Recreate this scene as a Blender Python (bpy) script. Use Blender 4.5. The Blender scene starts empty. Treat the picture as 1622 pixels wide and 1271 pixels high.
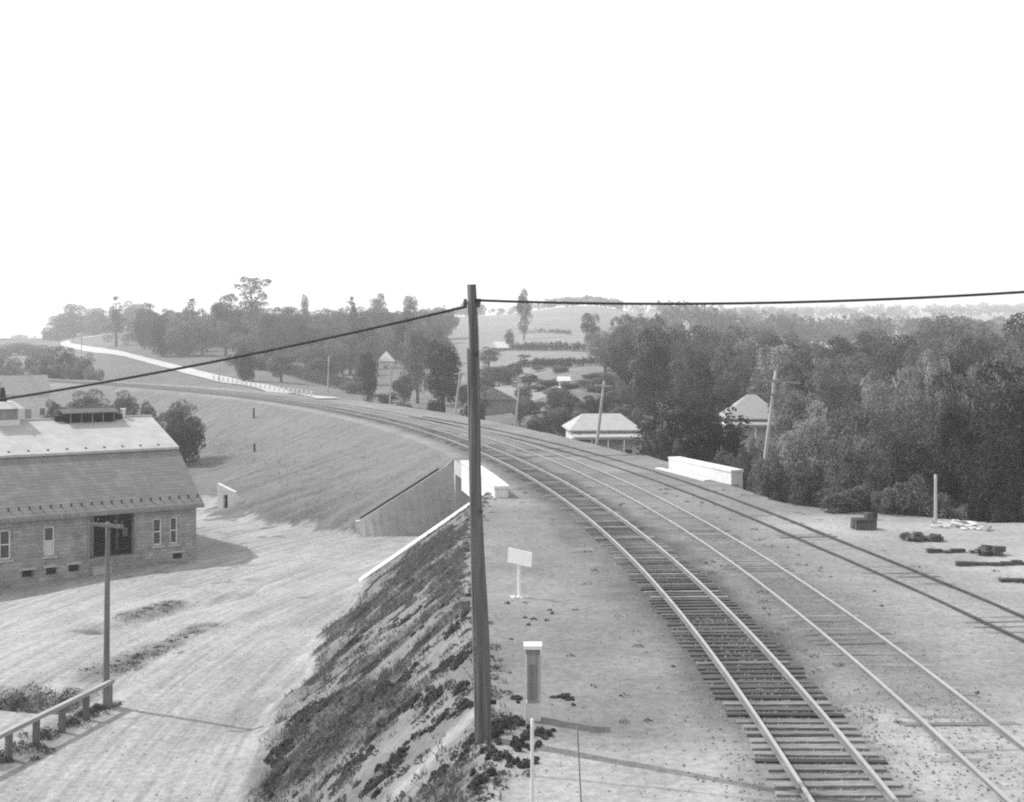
import bpy, bmesh, math, random
import numpy as np
from mathutils import Vector, Matrix
R = math.radians
random.seed(7)
rng = np.random.default_rng(7)
sc = bpy.context.scene
COL = sc.collection

# ------------------------------------------------------------------ camera, sky, sun, exposure
CAMZ, F, CX, HY = 8.46, 2000.0, 811.0, 533.0          # eye height (m), focal length and horizon of the photograph (px)
cam_d = bpy.data.cameras.new('camera'); cam = bpy.data.objects.new('camera', cam_d); COL.objects.link(cam)
cam.location = (0, 0, CAMZ); cam.rotation_euler = (R(90), 0, 0)
cam_d.sensor_width = 36; cam_d.lens = 36 * F / 1622; cam_d.shift_y = -(635.5 - HY) / 1622
cam_d.clip_start = 0.1; cam_d.clip_end = 40000
sc.camera = cam
SUN_AZ = (-0.88, 0.47); SUN_EL = 45.0
world = bpy.data.worlds.new('World'); sc.world = world; world.use_nodes = True
wn = world.node_tree.nodes; wl = world.node_tree.links; wn.clear()
sky = wn.new('ShaderNodeTexSky'); sky.sky_type = 'NISHITA'; sky.sun_disc = False
sky.sun_elevation = R(SUN_EL); sky.sun_rotation = math.atan2(SUN_AZ[0], SUN_AZ[1]) % (2 * math.pi)
sky.dust_density = 1.0; sky.air_density = 1.0
sep = wn.new('ShaderNodeSeparateColor'); bg = wn.new('ShaderNodeBackground'); wo = wn.new('ShaderNodeOutputWorld')
# an orthochromatic plate sees mostly the blue of the sky
wl.new(sky.outputs[0], sep.inputs[0]); wl.new(sep.outputs[2], bg.inputs[0]); wl.new(bg.outputs[0], wo.inputs[0])
bg.inputs[1].default_value = 0.15
sun_d = bpy.data.lights.new('sun', 'SUN'); sun_d.energy = 2.35; sun_d.angle = R(0.6); sun_d.color = (1, 1, 1)
sun = bpy.data.objects.new('sun', sun_d); COL.objects.link(sun)
sv = Vector((SUN_AZ[0] * math.cos(R(SUN_EL)), SUN_AZ[1] * math.cos(R(SUN_EL)), math.sin(R(SUN_EL))))
sun.rotation_euler = sv.to_track_quat('Z', 'Y').to_euler(); sun.location = (-60, 20, 80)
sc.view_settings.view_transform = 'Standard'; sc.view_settings.look = 'None'
sc.view_settings.exposure = 0.82; sc.view_settings.gamma = 1.0
sc.render.engine = 'CYCLES'
sc.cycles.filter_width = 2.0; sc.cycles.use_denoising = False
sc.cycles.max_bounces = 6; sc.cycles.volume_bounces = 4; sc.cycles.transparent_max_bounces = 4
HAZE = 0.00056

# ------------------------------------------------------------------ materials (all grey: the photograph is monochrome)
def g(v, a=1.0): return (v, v, v, a)
MATS = {}
def mat(name, v, amt=0.25, scale=(3, 3, 3), rough=0.9, bump=0.0, spec=0.25, rnd=0.0, detail=5.0, metal=0.0):
    if name in MATS: return MATS[name]
    m = bpy.data.materials.new(name); m.use_nodes = True
    n = m.node_tree.nodes; l = m.node_tree.links
    b = n['Principled BSDF']; b.inputs['Roughness'].default_value = rough
    b.inputs['Specular IOR Level'].default_value = spec; b.inputs['Metallic'].default_value = metal
    tc = n.new('ShaderNodeTexCoord'); mp = n.new('ShaderNodeMapping'); mp.inputs['Scale'].default_value = scale
    nz = n.new('ShaderNodeTexNoise'); nz.inputs['Scale'].default_value = 1.0; nz.inputs['Detail'].default_value = detail
    nz.inputs['Roughness'].default_value = 0.65
    l.new(tc.outputs['Object'], mp.inputs[0]); l.new(mp.outputs[0], nz.inputs['Vector'])
    mr = n.new('ShaderNodeMapRange'); mr.inputs[1].default_value = 0.25; mr.inputs[2].default_value = 0.75
    mr.inputs[3].default_value = v * (1 - amt); mr.inputs[4].default_value = v * (1 + amt)
    l.new(nz.outputs[0], mr.inputs[0]); out = mr.outputs[0]
    if rnd:
        oi = n.new('ShaderNodeObjectInfo'); m2 = n.new('ShaderNodeMapRange')
        m2.inputs[3].default_value = 1 - rnd; m2.inputs[4].default_value = 1 + rnd
        l.new(oi.outputs['Random'], m2.inputs[0]); mm = n.new('ShaderNodeMath'); mm.operation = 'MULTIPLY'
        l.new(out, mm.inputs[0]); l.new(m2.outputs[0], mm.inputs[1]); out = mm.outputs[0]
    l.new(out, b.inputs['Base Color'])
    if bump:
        bp = n.new('ShaderNodeBump'); bp.inputs['Strength'].default_value = bump; bp.inputs['Distance'].default_value = 0.03
        l.new(nz.outputs[0], bp.inputs['Height']); l.new(bp.outputs[0], b.inputs['Normal'])
    MATS[name] = m; return m

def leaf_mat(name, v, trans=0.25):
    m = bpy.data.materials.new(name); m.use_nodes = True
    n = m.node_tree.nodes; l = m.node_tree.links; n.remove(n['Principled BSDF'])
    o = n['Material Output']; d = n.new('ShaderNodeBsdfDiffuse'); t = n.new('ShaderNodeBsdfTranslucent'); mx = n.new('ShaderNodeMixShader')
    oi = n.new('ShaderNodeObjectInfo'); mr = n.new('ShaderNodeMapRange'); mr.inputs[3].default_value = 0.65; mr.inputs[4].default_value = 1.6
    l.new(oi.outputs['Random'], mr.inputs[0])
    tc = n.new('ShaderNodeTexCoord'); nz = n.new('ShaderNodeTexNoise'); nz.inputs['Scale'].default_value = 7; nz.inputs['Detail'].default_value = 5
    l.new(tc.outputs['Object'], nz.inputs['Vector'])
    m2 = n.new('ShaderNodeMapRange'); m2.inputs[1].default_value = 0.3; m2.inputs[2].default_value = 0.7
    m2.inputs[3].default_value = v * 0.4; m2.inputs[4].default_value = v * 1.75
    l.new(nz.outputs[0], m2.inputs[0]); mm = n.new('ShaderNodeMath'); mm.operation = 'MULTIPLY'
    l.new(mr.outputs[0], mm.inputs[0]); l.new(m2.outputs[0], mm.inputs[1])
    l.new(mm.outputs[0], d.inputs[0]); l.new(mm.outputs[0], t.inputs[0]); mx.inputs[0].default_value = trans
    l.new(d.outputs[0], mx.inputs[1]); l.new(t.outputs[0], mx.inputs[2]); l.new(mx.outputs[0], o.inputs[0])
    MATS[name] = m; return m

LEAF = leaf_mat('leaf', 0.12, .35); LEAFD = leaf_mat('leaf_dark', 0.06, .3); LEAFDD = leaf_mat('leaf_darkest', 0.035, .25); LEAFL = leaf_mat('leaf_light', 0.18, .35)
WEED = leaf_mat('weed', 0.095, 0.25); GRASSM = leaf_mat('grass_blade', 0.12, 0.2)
BARK = mat('bark', 0.09, 0.4, (20, 20, 3)); OLDWOOD = mat('old_wood', 0.16, 0.45, (9, 9, 0.7), bump=0.4, rnd=0.15)
POLEW = mat('pole_wood', 0.11, 0.75, (16, 16, 0.35), bump=0.8)
GREYWOOD = mat('grey_wood', 0.2, 0.4, (8, 8, 1), rnd=0.15)
WHITE = mat('white_paint', 0.72, 0.08, (2, 2, 2), rough=0.7)
CONC = mat('concrete', 0.62, 0.14, (1.2, 1.2, 1.2), bump=0.15); CONCD = mat('weathered_concrete', 0.42, 0.12, (1.3, 1.3, 0.9))
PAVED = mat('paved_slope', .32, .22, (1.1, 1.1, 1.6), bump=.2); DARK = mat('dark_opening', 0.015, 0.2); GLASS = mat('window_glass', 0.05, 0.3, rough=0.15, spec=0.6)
RAILW = mat('rail_web', 0.15, 0.3, (2, 2, 2)); STEEL = mat('polished_rail', 0.34, 0.15, (1, 1, 1), rough=0.45, spec=0.5); RUST = mat('rusty_rail', 0.07, 0.4, (2, 2, 2))
TIEL = mat('weathered_tie', 0.17, 0.6, (2, 8, 8), bump=0.4, rnd=0.3); TIED = mat('creosoted_tie', 0.075, 0.5, (2, 8, 8), bump=0.4, rnd=0.4)
TIEB = mat('buried_tie', 0.17, 0.5, (2, 8, 8), rnd=0.35)
IRON = mat('black_iron', 0.03, 0.5, (5, 5, 5)); WIREM = mat('wire', 0.04, 0.2)
ROOFS = mat('barn_roofing', 0.33, 0.12, (1.2, 1.2, 1.2), detail=8, rough=0.8); ROOFL = mat('lower_barn_roofing', 0.2, 0.14, (1.2, 1.2, 1.2), detail=8); ROOFP = mat('pale_roofing', 0.38, 0.15, (2, 2, 2))
ROOFD = mat('dark_roofing', 0.1, 0.3, (2, 2, 2)); PALEW = mat('pale_wall', 0.6, 0.12, (2, 2, 2)); WOODW = mat('board_wall', 0.2, 0.3, (8, 8, 1))

# ------------------------------------------------------------------ mesh helpers
class MB:
    def __init__(s): s.v = []; s.f = []
    def add(s, vs, fs):
        o = len(s.v); s.v.extend([tuple(p) for p in vs]); s.f.extend([tuple(i + o for i in f) for f in fs])
    def box(s, x0, x1, y0, y1, z0, z1, M=None):
        vs = [Vector(p) for p in ((x0,y0,z0),(x1,y0,z0),(x1,y1,z0),(x0,y1,z0),(x0,y0,z1),(x1,y0,z1),(x1,y1,z1),(x0,y1,z1))]
        if M: vs = [M @ p for p in vs]
        s.add(vs, [(0,3,2,1),(4,5,6,7),(0,1,5,4),(1,2,6,5),(2,3,7,6),(3,0,4,7)])
    def tube(s, pts, rad, n=8, cap=True):
        pts = [Vector(p) for p in pts]
        if not hasattr(rad, '__len__'): rad = [rad] * len(pts)
        vs, fs = [], []
        for i, p in enumerate(pts):
            d = (pts[min(i+1, len(pts)-1)] - pts[max(i-1, 0)]).normalized()
            a = d.cross(Vector((0,1,0)) if abs(d.y) < 0.9 else Vector((1,0,0))).normalized(); b = d.cross(a)
            for k in range(n):
                t = 2*math.pi*k/n; vs.append(p + a*math.cos(t)*rad[i] + b*math.sin(t)*rad[i])
        for i in range(len(pts)-1):
            for k in range(n):
                fs.append((i*n+k, i*n+(k+1)%n, (i+1)*n+(k+1)%n, (i+1)*n+k))
        if cap: fs += [tuple(range(n-1, -1, -1)), tuple((len(pts)-1)*n + k for k in range(n))]
        s.add(vs, fs)
    def prism(s, poly, h):
        """poly: 3D points in order; h: thickness vector."""
        n = len(poly); h = Vector(h); vs = [Vector(p) for p in poly]; vs += [p + h for p in vs]
        s.add(vs, [tuple(range(n-1, -1, -1)), tuple(range(n, 2*n))] + [(i, (i+1)%n, n+(i+1)%n, n+i) for i in range(n)])
    def mesh(s, name, material, smooth=False):
        me = bpy.data.meshes.new(name); me.from_pydata(s.v, [], s.f); me.update()
        bm = bmesh.new(); bm.from_mesh(me); bmesh.ops.recalc_face_normals(bm, faces=bm.faces); bm.to_mesh(me); bm.free()
        me.materials.append(material)
        if smooth: me.polygons.foreach_set('use_smooth', [True] * len(me.polygons))
        return me
    def build(s, name, material, parent=None, smooth=False):
        return link(name, s.mesh(name, material, smooth), parent)
def link(name, me, parent=None):
    o = bpy.data.objects.new(name, me); COL.objects.link(o)
    if parent: o.parent = parent
    return o
def tag(o, label=None, cat=None, group=None, kind=None):
    if label: o['label'] = label
    if cat: o['category'] = cat
    if group: o['group'] = group
    if kind: o['kind'] = kind
    return o
def empty(name, loc, rz=0):
    o = bpy.data.objects.new(name, None); COL.objects.link(o); o.location = loc; o.rotation_euler = (0, 0, rz); o.empty_display_size = 0.3
    return o
KIDS = {}
def copy_tree(o, parent=None):
    c = o.copy(); COL.objects.link(c)
    if parent: c.parent = parent
    for ch in list(o.children): copy_tree(ch, c)
    return c

# ------------------------------------------------------------------ the lie of the land
RC, CXX, CYY = 286.0, -279.9, 25.0            # the curve of track 1
def sd(X, Y):
    X = np.asarray(X, float); Y = np.asarray(Y, float)
    dx, dy = X - CXX, Y - CYY
    th = np.arctan2(dy, dx); s = np.where(Y >= CYY, RC * th, Y - CYY); d = np.where(Y >= CYY, np.hypot(dx, dy) - RC, dx - RC)
    return s, d
def P(s, d, z=0.0):
    if s <= 0: return Vector((CXX + RC + d, CYY + s, z))
    t = s / RC; return Vector((CXX + (RC + d) * math.cos(t), CYY + (RC + d) * math.sin(t), z))
TPX = np.array([-900, -300, 60, 200, 400, 600, 750, 930, 1050, 1300, 1620, 2300], float)
TY = np.array([0, 120, 160, 210, 260, 350, 450, 600, 800, 1100, 1800, 3000, 7000], float)
TZ = np.array([
 [-5, -5, -5, -5, -5, -5, -5, -5, -6, -7, -8, -9, -9],
 [-5, -5, -5, -5, -5, -5, -5, -5, -6, -7, -8, -9, -9],
 [-5, -5, -5, -5, -5, -4.5, -2.5, 2.0, 7.0, 5, -5, -9, -9],
 [-5, -5, -5, -3, -1.0, 1.5, 4.5, 9.0, 13, 11, 2, -8, -9],
 [-5, -4, -3, -1.5, -.3, 2.0, 5.5, 9, 11.5, 10, 4, -8, -9],
 [-5, -4, -4, -3, -1.8, 0.5, 3.5, 8, 12, 13, 6, -6, -9],
 [-5, -4.2, -4, -3.4, -.5, 2.5, 6, 12.5, 21, 26, 20, 0, -9],
 [-5, -4.2, -3.0, 0.2, 2.4, 5.5, 8.8, 16, 26, 35, 30, 10, -9],
 [-5, -4.2, -3.0, -1, 1.0, 3, 6, 11, 19, 27, 36, 30, -9],
 [-5, -4.2, -3.0, -2, -1, 0, 2, 5, 11, 21, 40, 45, -9],
 [-5, -4.2, -3.0, -2, -1, 0, 2, 5, 11, 22, 44, 50, -9],
 [-5, -4.2, -3.0, -2, -1, 0, 2, 5, 11, 22, 44, 50, -9]], float)
def sstep(a, b, x):
    t = np.clip((x - a) / (b - a), 0, 1); return t * t * (3 - 2 * t)
def table(X, Y):
    Yc = np.maximum(Y, 5.0); px = np.clip(CX + F * X / Yc, TPX[0], TPX[-1] - 1e-3); Yq = np.clip(Yc, 0, TY[-1] - 1)
    i = np.clip(np.searchsorted(TPX, px, 'right') - 1, 0, len(TPX) - 2); j = np.clip(np.searchsorted(TY, Yq, 'right') - 1, 0, len(TY) - 2)
    u = (px - TPX[i]) / (TPX[i+1] - TPX[i]); v = (Yq - TY[j]) / (TY[j+1] - TY[j]); u = u*u*(3-2*u)
    return (TZ[i,j]*(1-u) + TZ[i+1,j]*u)*(1-v) + (TZ[i,j+1]*(1-u) + TZ[i+1,j+1]*u)*v
def vnoise(X, Y, sc_, seed=0):
    """cheap smooth value noise"""
    x = X / sc_ + seed * 17.3; y = Y / sc_ + seed * 7.7
    xi = np.floor(x); yi = np.floor(y); fx = x - xi; fy = y - yi; fx = fx*fx*(3-2*fx); fy = fy*fy*(3-2*fy)
    h = lambda a, b: np.modf(np.abs(np.sin(a * 127.1 + b * 311.7 + seed) * 43758.5453))[0]
    return (h(xi,yi)*(1-fx) + h(xi+1,yi)*fx)*(1-fy) + (h(xi,yi+1)*(1-fx) + h(xi+1,yi+1)*fx)*fy - 0.5
def seg_dist(X, Y, pts):
    best = np.full(np.shape(X), 1e9)
    for (ax, ay), (bx, by) in zip(pts[:-1], pts[1:]):
        dx, dy = bx-ax, by-ay; t = np.clip(((X-ax)*dx + (Y-ay)*dy) / (dx*dx + dy*dy), 0, 1)
        best = np.minimum(best, np.hypot(X-ax-t*dx, Y-ay-t*dy))
    return best
def dleft(s):
    return np.interp(s, [-60, 2, 18, 30, 40, 46, 62, 90, 200], [6.6, 6.7, 7.3, 6.6, 5.2, 3.4, 3.0, 3.2, 3.6])
S0, S1 = 46.2, 62.3                             # the road passes under the line between these
DITCH = [(-26, 47.0), (-19, 47.2), (-16.6, 46.6)]
BERM = [(-19, 58), (-16.5, 62.5), (-13.5, 67)]
def height(X, Y):
    X = np.asarray(X, float); Y = np.asarray(Y, float)
    s, d = sd(X, Y)
    # left low ground
    zl = np.where(Y < 150, -5.0, table(X, Y))
    zl = np.where(Y < 150, -5.0 + (table(X, Y) + 5.0) * sstep(110, 150, Y), zl)
    zl = zl - 0.55 * sstep(-19.5, -28, X) * sstep(90, 70, Y) * sstep(52, 60, Y)
    zl = zl - 0.7 * np.exp(-(seg_dist(X, Y, DITCH) / 0.9) ** 2) - 0.35 * np.exp(-(seg_dist(X, Y, BERM) / 0.7) ** 2)
    zl = zl + 0.05 * vnoise(X, Y, 2.5, 1) + 0.12 * vnoise(X, Y, 9, 2)
    zr = table(X, Y) + np.where(Y > 150, 0.25 * vnoise(X, Y, 14, 3), 0)
    z = np.zeros(np.shape(X)) + 0.05 * vnoise(X, Y, 3.3, 4) + 0.02 * vnoise(X, Y, 0.8, 5)
    e2 = -dleft(s) - d
    nslope = np.interp(s, [-60, 20, 40, 46.2, 62, 64, 66.6, 70, 75, 90, 120, 200], [.82, .80, .74, .70, .74, .62, .52, .38, .31, .30, .42, .5])
    rough = 1 + 0.16 * vnoise(X, Y, 2.2, 6) * sstep(47, 40, s) + 0.10 * vnoise(s * 3, d * 0.4, 2.0, 7)
    drop = np.maximum(e2, 0) * nslope * rough
    k = 0.5; h = np.clip(0.5 + 0.5 * ((-zl) - drop) / k, 0, 1); lo = (-zl) * (1-h) + drop * h - k * h * (1-h)
    left = np.where(zl < 0, -np.maximum(lo, 0), np.minimum(zl, np.maximum(e2, 0) * 0.3))
    z = np.where(e2 > 0, left + z * np.exp(-np.maximum(e2, 0)), z)
    dr = np.interp(s, [-60, 45, 90, 200], [10.3, 10.2, 9.6, 9.8])
    yedge = np.clip(64 - (X - 14) * 0.85, 57.3, 64)
    e1 = np.minimum(d - dr, Y - np.where(X > 13, yedge, -1e9))
    right = np.where(zr < 0, -np.minimum(-zr, np.maximum(e1, 0) * 0.55), np.minimum(zr, np.maximum(e1, 0) * 0.12))
    z = np.where(e1 > 0, right + z * np.exp(-np.maximum(e1, 0)), z)
    # the road cutting under the line
    cut = (s > S0) & (s < S1 + 1.1) & (d > np.where(s > S1, -9.7, -40)) & (d < 14)
    z = np.where(cut, np.minimum(z, -5.0 + 0.04 * vnoise(X, Y, 2.5, 1)), z)
    return z
def H(x, y): return float(height(np.array([x]), np.array([y]))[0])
_Ys = np.geomspace(14, 6500, 4000)
def at(px, py):
    """where the sight line through that point of the photograph meets the ground"""
    X = (px - CX) / F * _Ys; z = CAMZ - (py - HY) / F * _Ys; hgt = height(X, _Ys); k = np.argmax(hgt >= z)
    if hgt[k] < z[k]: k = len(_Ys) - 1
    return Vector((X[k], _Ys[k], hgt[k]))

# the ground sheet
def axis(fine0, fine1, step, lo, hi, gr):
    a = list(np.arange(fine0, fine1 + 1e-6, step)); st = step; v = fine1
    while v < hi: st *= gr; v += st; a.append(v)
    st = step; v = fine0; b = []
    while v > lo: st *= gr; v -= st; b.append(v)
    return np.array(b[::-1] + a)
xs = axis(-34, 30, 0.3, -7000, 7000, 1.045)
ys = np.concatenate([axis(14, 112, 0.3, -60, 112, 1.10), axis(112.6, 170, 0.6, 112.6, 9000, 1.03)])
ys = np.unique(np.round(ys, 3))
GX, GY = np.meshgrid(xs, ys); GZ = height(GX, GY)
import bisect
_xl, _yl = xs.tolist(), ys.tolist()
def H(x, y):
    """height of the ground sheet"""
    i = min(max(bisect.bisect_right(_xl, x) - 1, 0), len(_xl) - 2); j = min(max(bisect.bisect_right(_yl, y) - 1, 0), len(_yl) - 2)
    u = (x - _xl[i]) / (_xl[i+1] - _xl[i]); v = (y - _yl[j]) / (_yl[j+1] - _yl[j])
    return float((GZ[j,i]*(1-u) + GZ[j,i+1]*u)*(1-v) + (GZ[j+1,i]*(1-u) + GZ[j+1,i+1]*u)*v)
def tones(X, Y, Z):
    """bare colour of what the ground is made of: (grey, grassiness)"""
    s, d = sd(X, Y); e2 = -dleft(s) - d
    n1 = vnoise(X, Y, 1.7, 11); n2 = vnoise(X, Y, 6, 12); n3 = vnoise(X, Y, 0.7, 13)
    tone = 0.235 + 0.05 * n2; grass = np.zeros_like(X)
    # cinder bed of each track, lighter ways between
    n4 = vnoise(X, Y, 0.45, 41); n5 = vnoise(X, Y, 2.6, 42)
    bed = np.exp(-(np.abs(d + .5 * n1 + .35 * n3 + .2 * n4) / 1.72) ** 5)
    tone = tone * (1 + .22 * n5 + .16 * n1 + .12 * n3)
    t1 = np.interp(s, [-40, 1, 4, 9, 16, 22, 60, 200], [.23, .21, .12, .06, .075, .12, .10, .11])
    tone = tone * (1 - bed) + (t1 + 0.03 * n1) * bed
    edge = np.exp(-((np.abs(d + 0.3 + .8 * n1 + .5 * n3) - 2.0) / 0.55) ** 2) * sstep(8, 20, s); tone = tone - 0.05 * edge * (1 + 1.6 * n4)
    bed2 = np.exp(-(np.abs(d - 3.6) / 1.4) ** 4); tone = tone - 0.05 * bed2 * (0.6 + 1.0 * n1)
    # yard on the right and the apron near the camera are sandy and pale
    yard = sstep(9.5, 13, X) * sstep(64, 56, Y); tone = tone + 0.17 * yard * (0.75 + n2)
    apron = sstep(4, 0.5, s - 4 * n2) * sstep(2.5, -1.0, np.abs(d) - 6.0) * (1 - bed); tone = tone + 0.15 * apron
    tone = tone + 0.06 * sstep(18, 12, np.abs(d)) * sstep(-1.7, -2.4, d) * sstep(34, 40, s) * (d < 0)
    # left: dirt road and yard
    low = sstep(0.35, 1.0, e2 - (-Z) * 0) * 0
    leftg = (e2 > 0)
    isroad = leftg & (Z + .45 * n1 + .3 * n3 + .25 * n4 < -4.8 + .2 * (s < S0)) & (Y < 108)
    tr = 0.38 + 0.07 * n2 + .05 * n5 + .03 * n1 + 0.05 * vnoise(X * 3, Y * 0.28, 1.6, 14)
    tr = tr
    tone = np.where(isroad, tr, tone)
    far_slope = leftg & (s > S1) & ~isroad
    streak = vnoise(s * 2.2, d * 0.25, 1.5, 16) + 0.6 * vnoise(s * 6, d * 0.5, 1.5, 17)
    tone = np.where(far_slope, 0.185 + 0.03 * streak + 0.02 * n2, tone); grass = np.where(far_slope, 0.12, grass)
    toe = far_slope * sstep(-2.6, -4.3, Z + 1.2 * n1 + .8 * n2); tone = tone * (1 - toe) + (0.165 + 0.04 * n1) * toe; grass = np.where(far_slope, .04 + .2 * toe, grass)
    near_slope = leftg & (s < S0) & ~isroad
    gs = np.clip(sstep(0.02, 0.3, n5 * 1.2 + n1 * .8 + .5 * n3), 0, 1) * .8
    for pts, w, k_ in SLOPE_GRASS:
        q = np.exp(-((seg_dist(X, Y, pts) + 0.7 * n1 + .4 * n3 + .5 * n5) / w) ** 4); gs = np.maximum(gs, q * k_) if k_ > 0 else gs * (1 + k_ * q)
    tone = np.where(near_slope, (0.205 + .07 * n1 + .04 * n3) * (1 - gs) + 0.095 * gs, tone); grass = np.where(near_slope, gs, grass)
    path = np.exp(-(seg_dist(X, Y, PATH) / 0.42) ** 4) if PATH else 0
    tone = np.where(leftg | (d < -3), tone * (1 - path) + (0.32 + .08 * n1) * path, tone); grass = grass * (1 - path)
    # weedy strips on the low ground
    for pts, w in WEEDY:
        q = np.exp(-((seg_dist(X, Y, pts) + 0.5 * n1) / w) ** 4) * isroad; q = q * (.75 + .5 * n3); tone = tone * (1 - q) + 0.15 * q; grass = np.maximum(grass, q * .7)
    # beyond: meadows, woods floor
    farl = leftg & (Y >= 108) & ~far_slope; tone = np.where(farl, 0.15 + 0.05 * n2, tone); grass = np.where(farl, 1, grass)
    dr = np.interp(s, [-60, 45, 90, 200], [10.3, 10.2, 9.6, 9.8])
    yedge = np.clip(64 - (X - 14) * 0.85, 57.3, 64); e1 = np.minimum(d - dr, Y - np.where(X > 13, yedge, -1e9))
    rgt = e1 > 0.4; px = CX + F * X / np.maximum(Y, 5)
    fld = 0.16 + 0.08 * sstep(650, 760, px) * sstep(200, 300, Y) + 0.04 * vnoise(X * 0.3, Y, 60, 19) + 0.04 * n2
    wood = sstep(960, 1060, px) * sstep(500, 300, Y); fld = fld * (1 - wood) + 0.07 * wood
    vill = sstep(700, 800, px) * sstep(200, 150, Y); fld = fld * (1 - vill) + 0.11 * vill
    tone = np.where(rgt, fld, tone); grass = np.where(rgt, 1, grass)
    cut = (s > S0) & (s < S1) & (d > -3.6) & (d < 14) & (Z < -4); tone = np.where(cut, 0.3, tone)
    return np.clip(tone * .87, 0.03, 0.6), grass, isroad * 1.0
PATH = [(p.x, p.y) for p in (at(752, 1128), at(700, 1180), at(640, 1245))]
PATH2 = [(p.x, p.y) for p in (at(742, 885), at(660, 962), at(600, 1010))]
def _pl(*a): return [(p.x, p.y) for p in (at(x, y) for x, y in a)]
SLOPE_GRASS = [(_pl((738, 842), (660, 898), (580, 962)), 1.3, 1.0), (_pl((738, 868), (670, 925), (590, 985)), .9, .9), (_pl((728, 925), (650, 1005), (560, 1060)), .45, .8),
               (_pl((735, 893), (660, 962), (600, 1020)), .4, -.7), (_pl((560, 1150), (490, 1185), (430, 1245)), 1.5, .95), (_pl((600, 1090), (540, 1125), (480, 1150)), .8, .85), (_pl((700, 1060), (620, 1130), (590, 1160)), .5, .8)]
WEEDY = [([(-27, 47.2), (-19, 47.4), (-16.4, 46.6)], 1.15), ([(p.x, p.y) for p in (at(330, 990), at(250, 1028), at(150, 1075))], 0.8),
         ([(p.x, p.y) for p in (at(275, 955), at(195, 978))], 0.7), ([(p.x, p.y) for p in (at(215, 993), at(120, 1000))], 0.25),
         ([(p.x, p.y) for p in (at(165, 1118), at(90, 1160), at(0, 1215))], 0.55),
         ([(p.x, p.y) for p in (at(560, 970), at(470, 1110), at(400, 1255))], 0.5)]
def ground_attrs(me, X, Y, Z):
    t, gr, rdm = tones(X.ravel(), Y.ravel(), Z.ravel()); s, d = sd(X.ravel(), Y.ravel())
    for nm, a in (('tone', t), ('grass', gr), ('rut', rdm)):
        at_ = me.attributes.new(nm, 'FLOAT', 'POINT'); at_.data.foreach_set('value', a.astype(np.float32))
    v = np.stack([s, d, Z.ravel()], 1).astype(np.float32)
    rx = 62.0 - X.ravel(); ry = Y.ravel() - 42.0; v2 = np.stack([np.hypot(rx, ry) * 2.4, np.arctan2(ry, rx) * 70 * .09, 0 * rx], 1).astype(np.float32)
    at_ = me.attributes.new('ruts', 'FLOAT_VECTOR', 'POINT'); at_.data.foreach_set('vector', v2.ravel())
    at_ = me.attributes.new('line', 'FLOAT_VECTOR', 'POINT'); at_.data.foreach_set('vector', v.ravel())
def ground_mat():
    m = bpy.data.materials.new('ground'); m.use_nodes = True; n = m.node_tree.nodes; l = m.node_tree.links
    b = n['Principled BSDF']; b.inputs['Roughness'].default_value = 0.95; b.inputs['Specular IOR Level'].default_value = 0.1
    at_ = n.new('ShaderNodeAttribute'); at_.attribute_name = 'tone'; ag = n.new('ShaderNodeAttribute'); ag.attribute_name = 'grass'
    tc = n.new('ShaderNodeTexCoord')
    def noise(scale, detail, rough=0.7):
        z = n.new('ShaderNodeTexNoise'); z.inputs['Scale'].default_value = scale; z.inputs['Detail'].default_value = detail
        z.inputs['Roughness'].default_value = rough; l.new(tc.outputs['Object'], z.inputs['Vector']); return z
    n1 = noise(4.0, 9, .75); n2 = noise(0.6, 6); n3 = noise(22.0, 5, .8)
    ar = n.new('ShaderNodeAttribute'); ar.attribute_name = 'rut'
    mp = n.new('ShaderNodeAttribute'); mp.attribute_name = 'ruts'
    nr = n.new('ShaderNodeTexNoise'); nr.inputs['Scale'].default_value = 1.0; nr.inputs['Detail'].default_value = 6; nr.inputs['Roughness'].default_value = .7; nr.inputs['Distortion'].default_value = .25; l.new(mp.outputs['Vector'], nr.inputs['Vector'])
    def mr(src, a, b_, c, d_):
        q = n.new('ShaderNodeMapRange'); q.inputs[1].default_value = a; q.inputs[2].default_value = b_; q.inputs[3].default_value = c; q.inputs[4].default_value = d_
        l.new(src, q.inputs[0]); return q.outputs[0]
    def mul(a, b_):
        q = n.new('ShaderNodeMath'); q.operation = 'MULTIPLY'; l.new(a, q.inputs[0]); l.new(b_, q.inputs[1]); return q.outputs[0]
    plain = mul(mul(mr(n1.outputs[0], .3, .7, .66, 1.3), mr(n2.outputs[0], .3, .7, .86, 1.14)), mr(n3.outputs[0], .3, .7, .78, 1.2))
    tuft = mul(mr(n1.outputs[0], .35, .65, .55, 1.4), mr(n2.outputs[0], .3, .7, .7, 1.3))
    mx = n.new('ShaderNodeMix'); mx.data_type = 'FLOAT'; l.new(ag.outputs['Fac'], mx.inputs[0]); l.new(plain, mx.inputs[2]); l.new(tuft, mx.inputs[3])
    rr_ = mr(nr.outputs[0], .37, .60, .76, 1.11)
    mr2 = n.new('ShaderNodeMix'); mr2.data_type = 'FLOAT'; mr2.inputs[2].default_value = 1.0; l.new(ar.outputs['Fac'], mr2.inputs[0]); l.new(rr_, mr2.inputs[3])
    l.new(mul(mul(mx.outputs[0], at_.outputs['Fac']), mr2.outputs[0]), b.inputs['Base Color'])
    bp = n.new('ShaderNodeBump'); bp.inputs['Strength'].default_value = 0.55; bp.inputs['Distance'].default_value = 0.06
    l.new(n1.outputs[0], bp.inputs['Height']); l.new(bp.outputs[0], b.inputs['Normal'])
    return m
GROUND = ground_mat()
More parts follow.
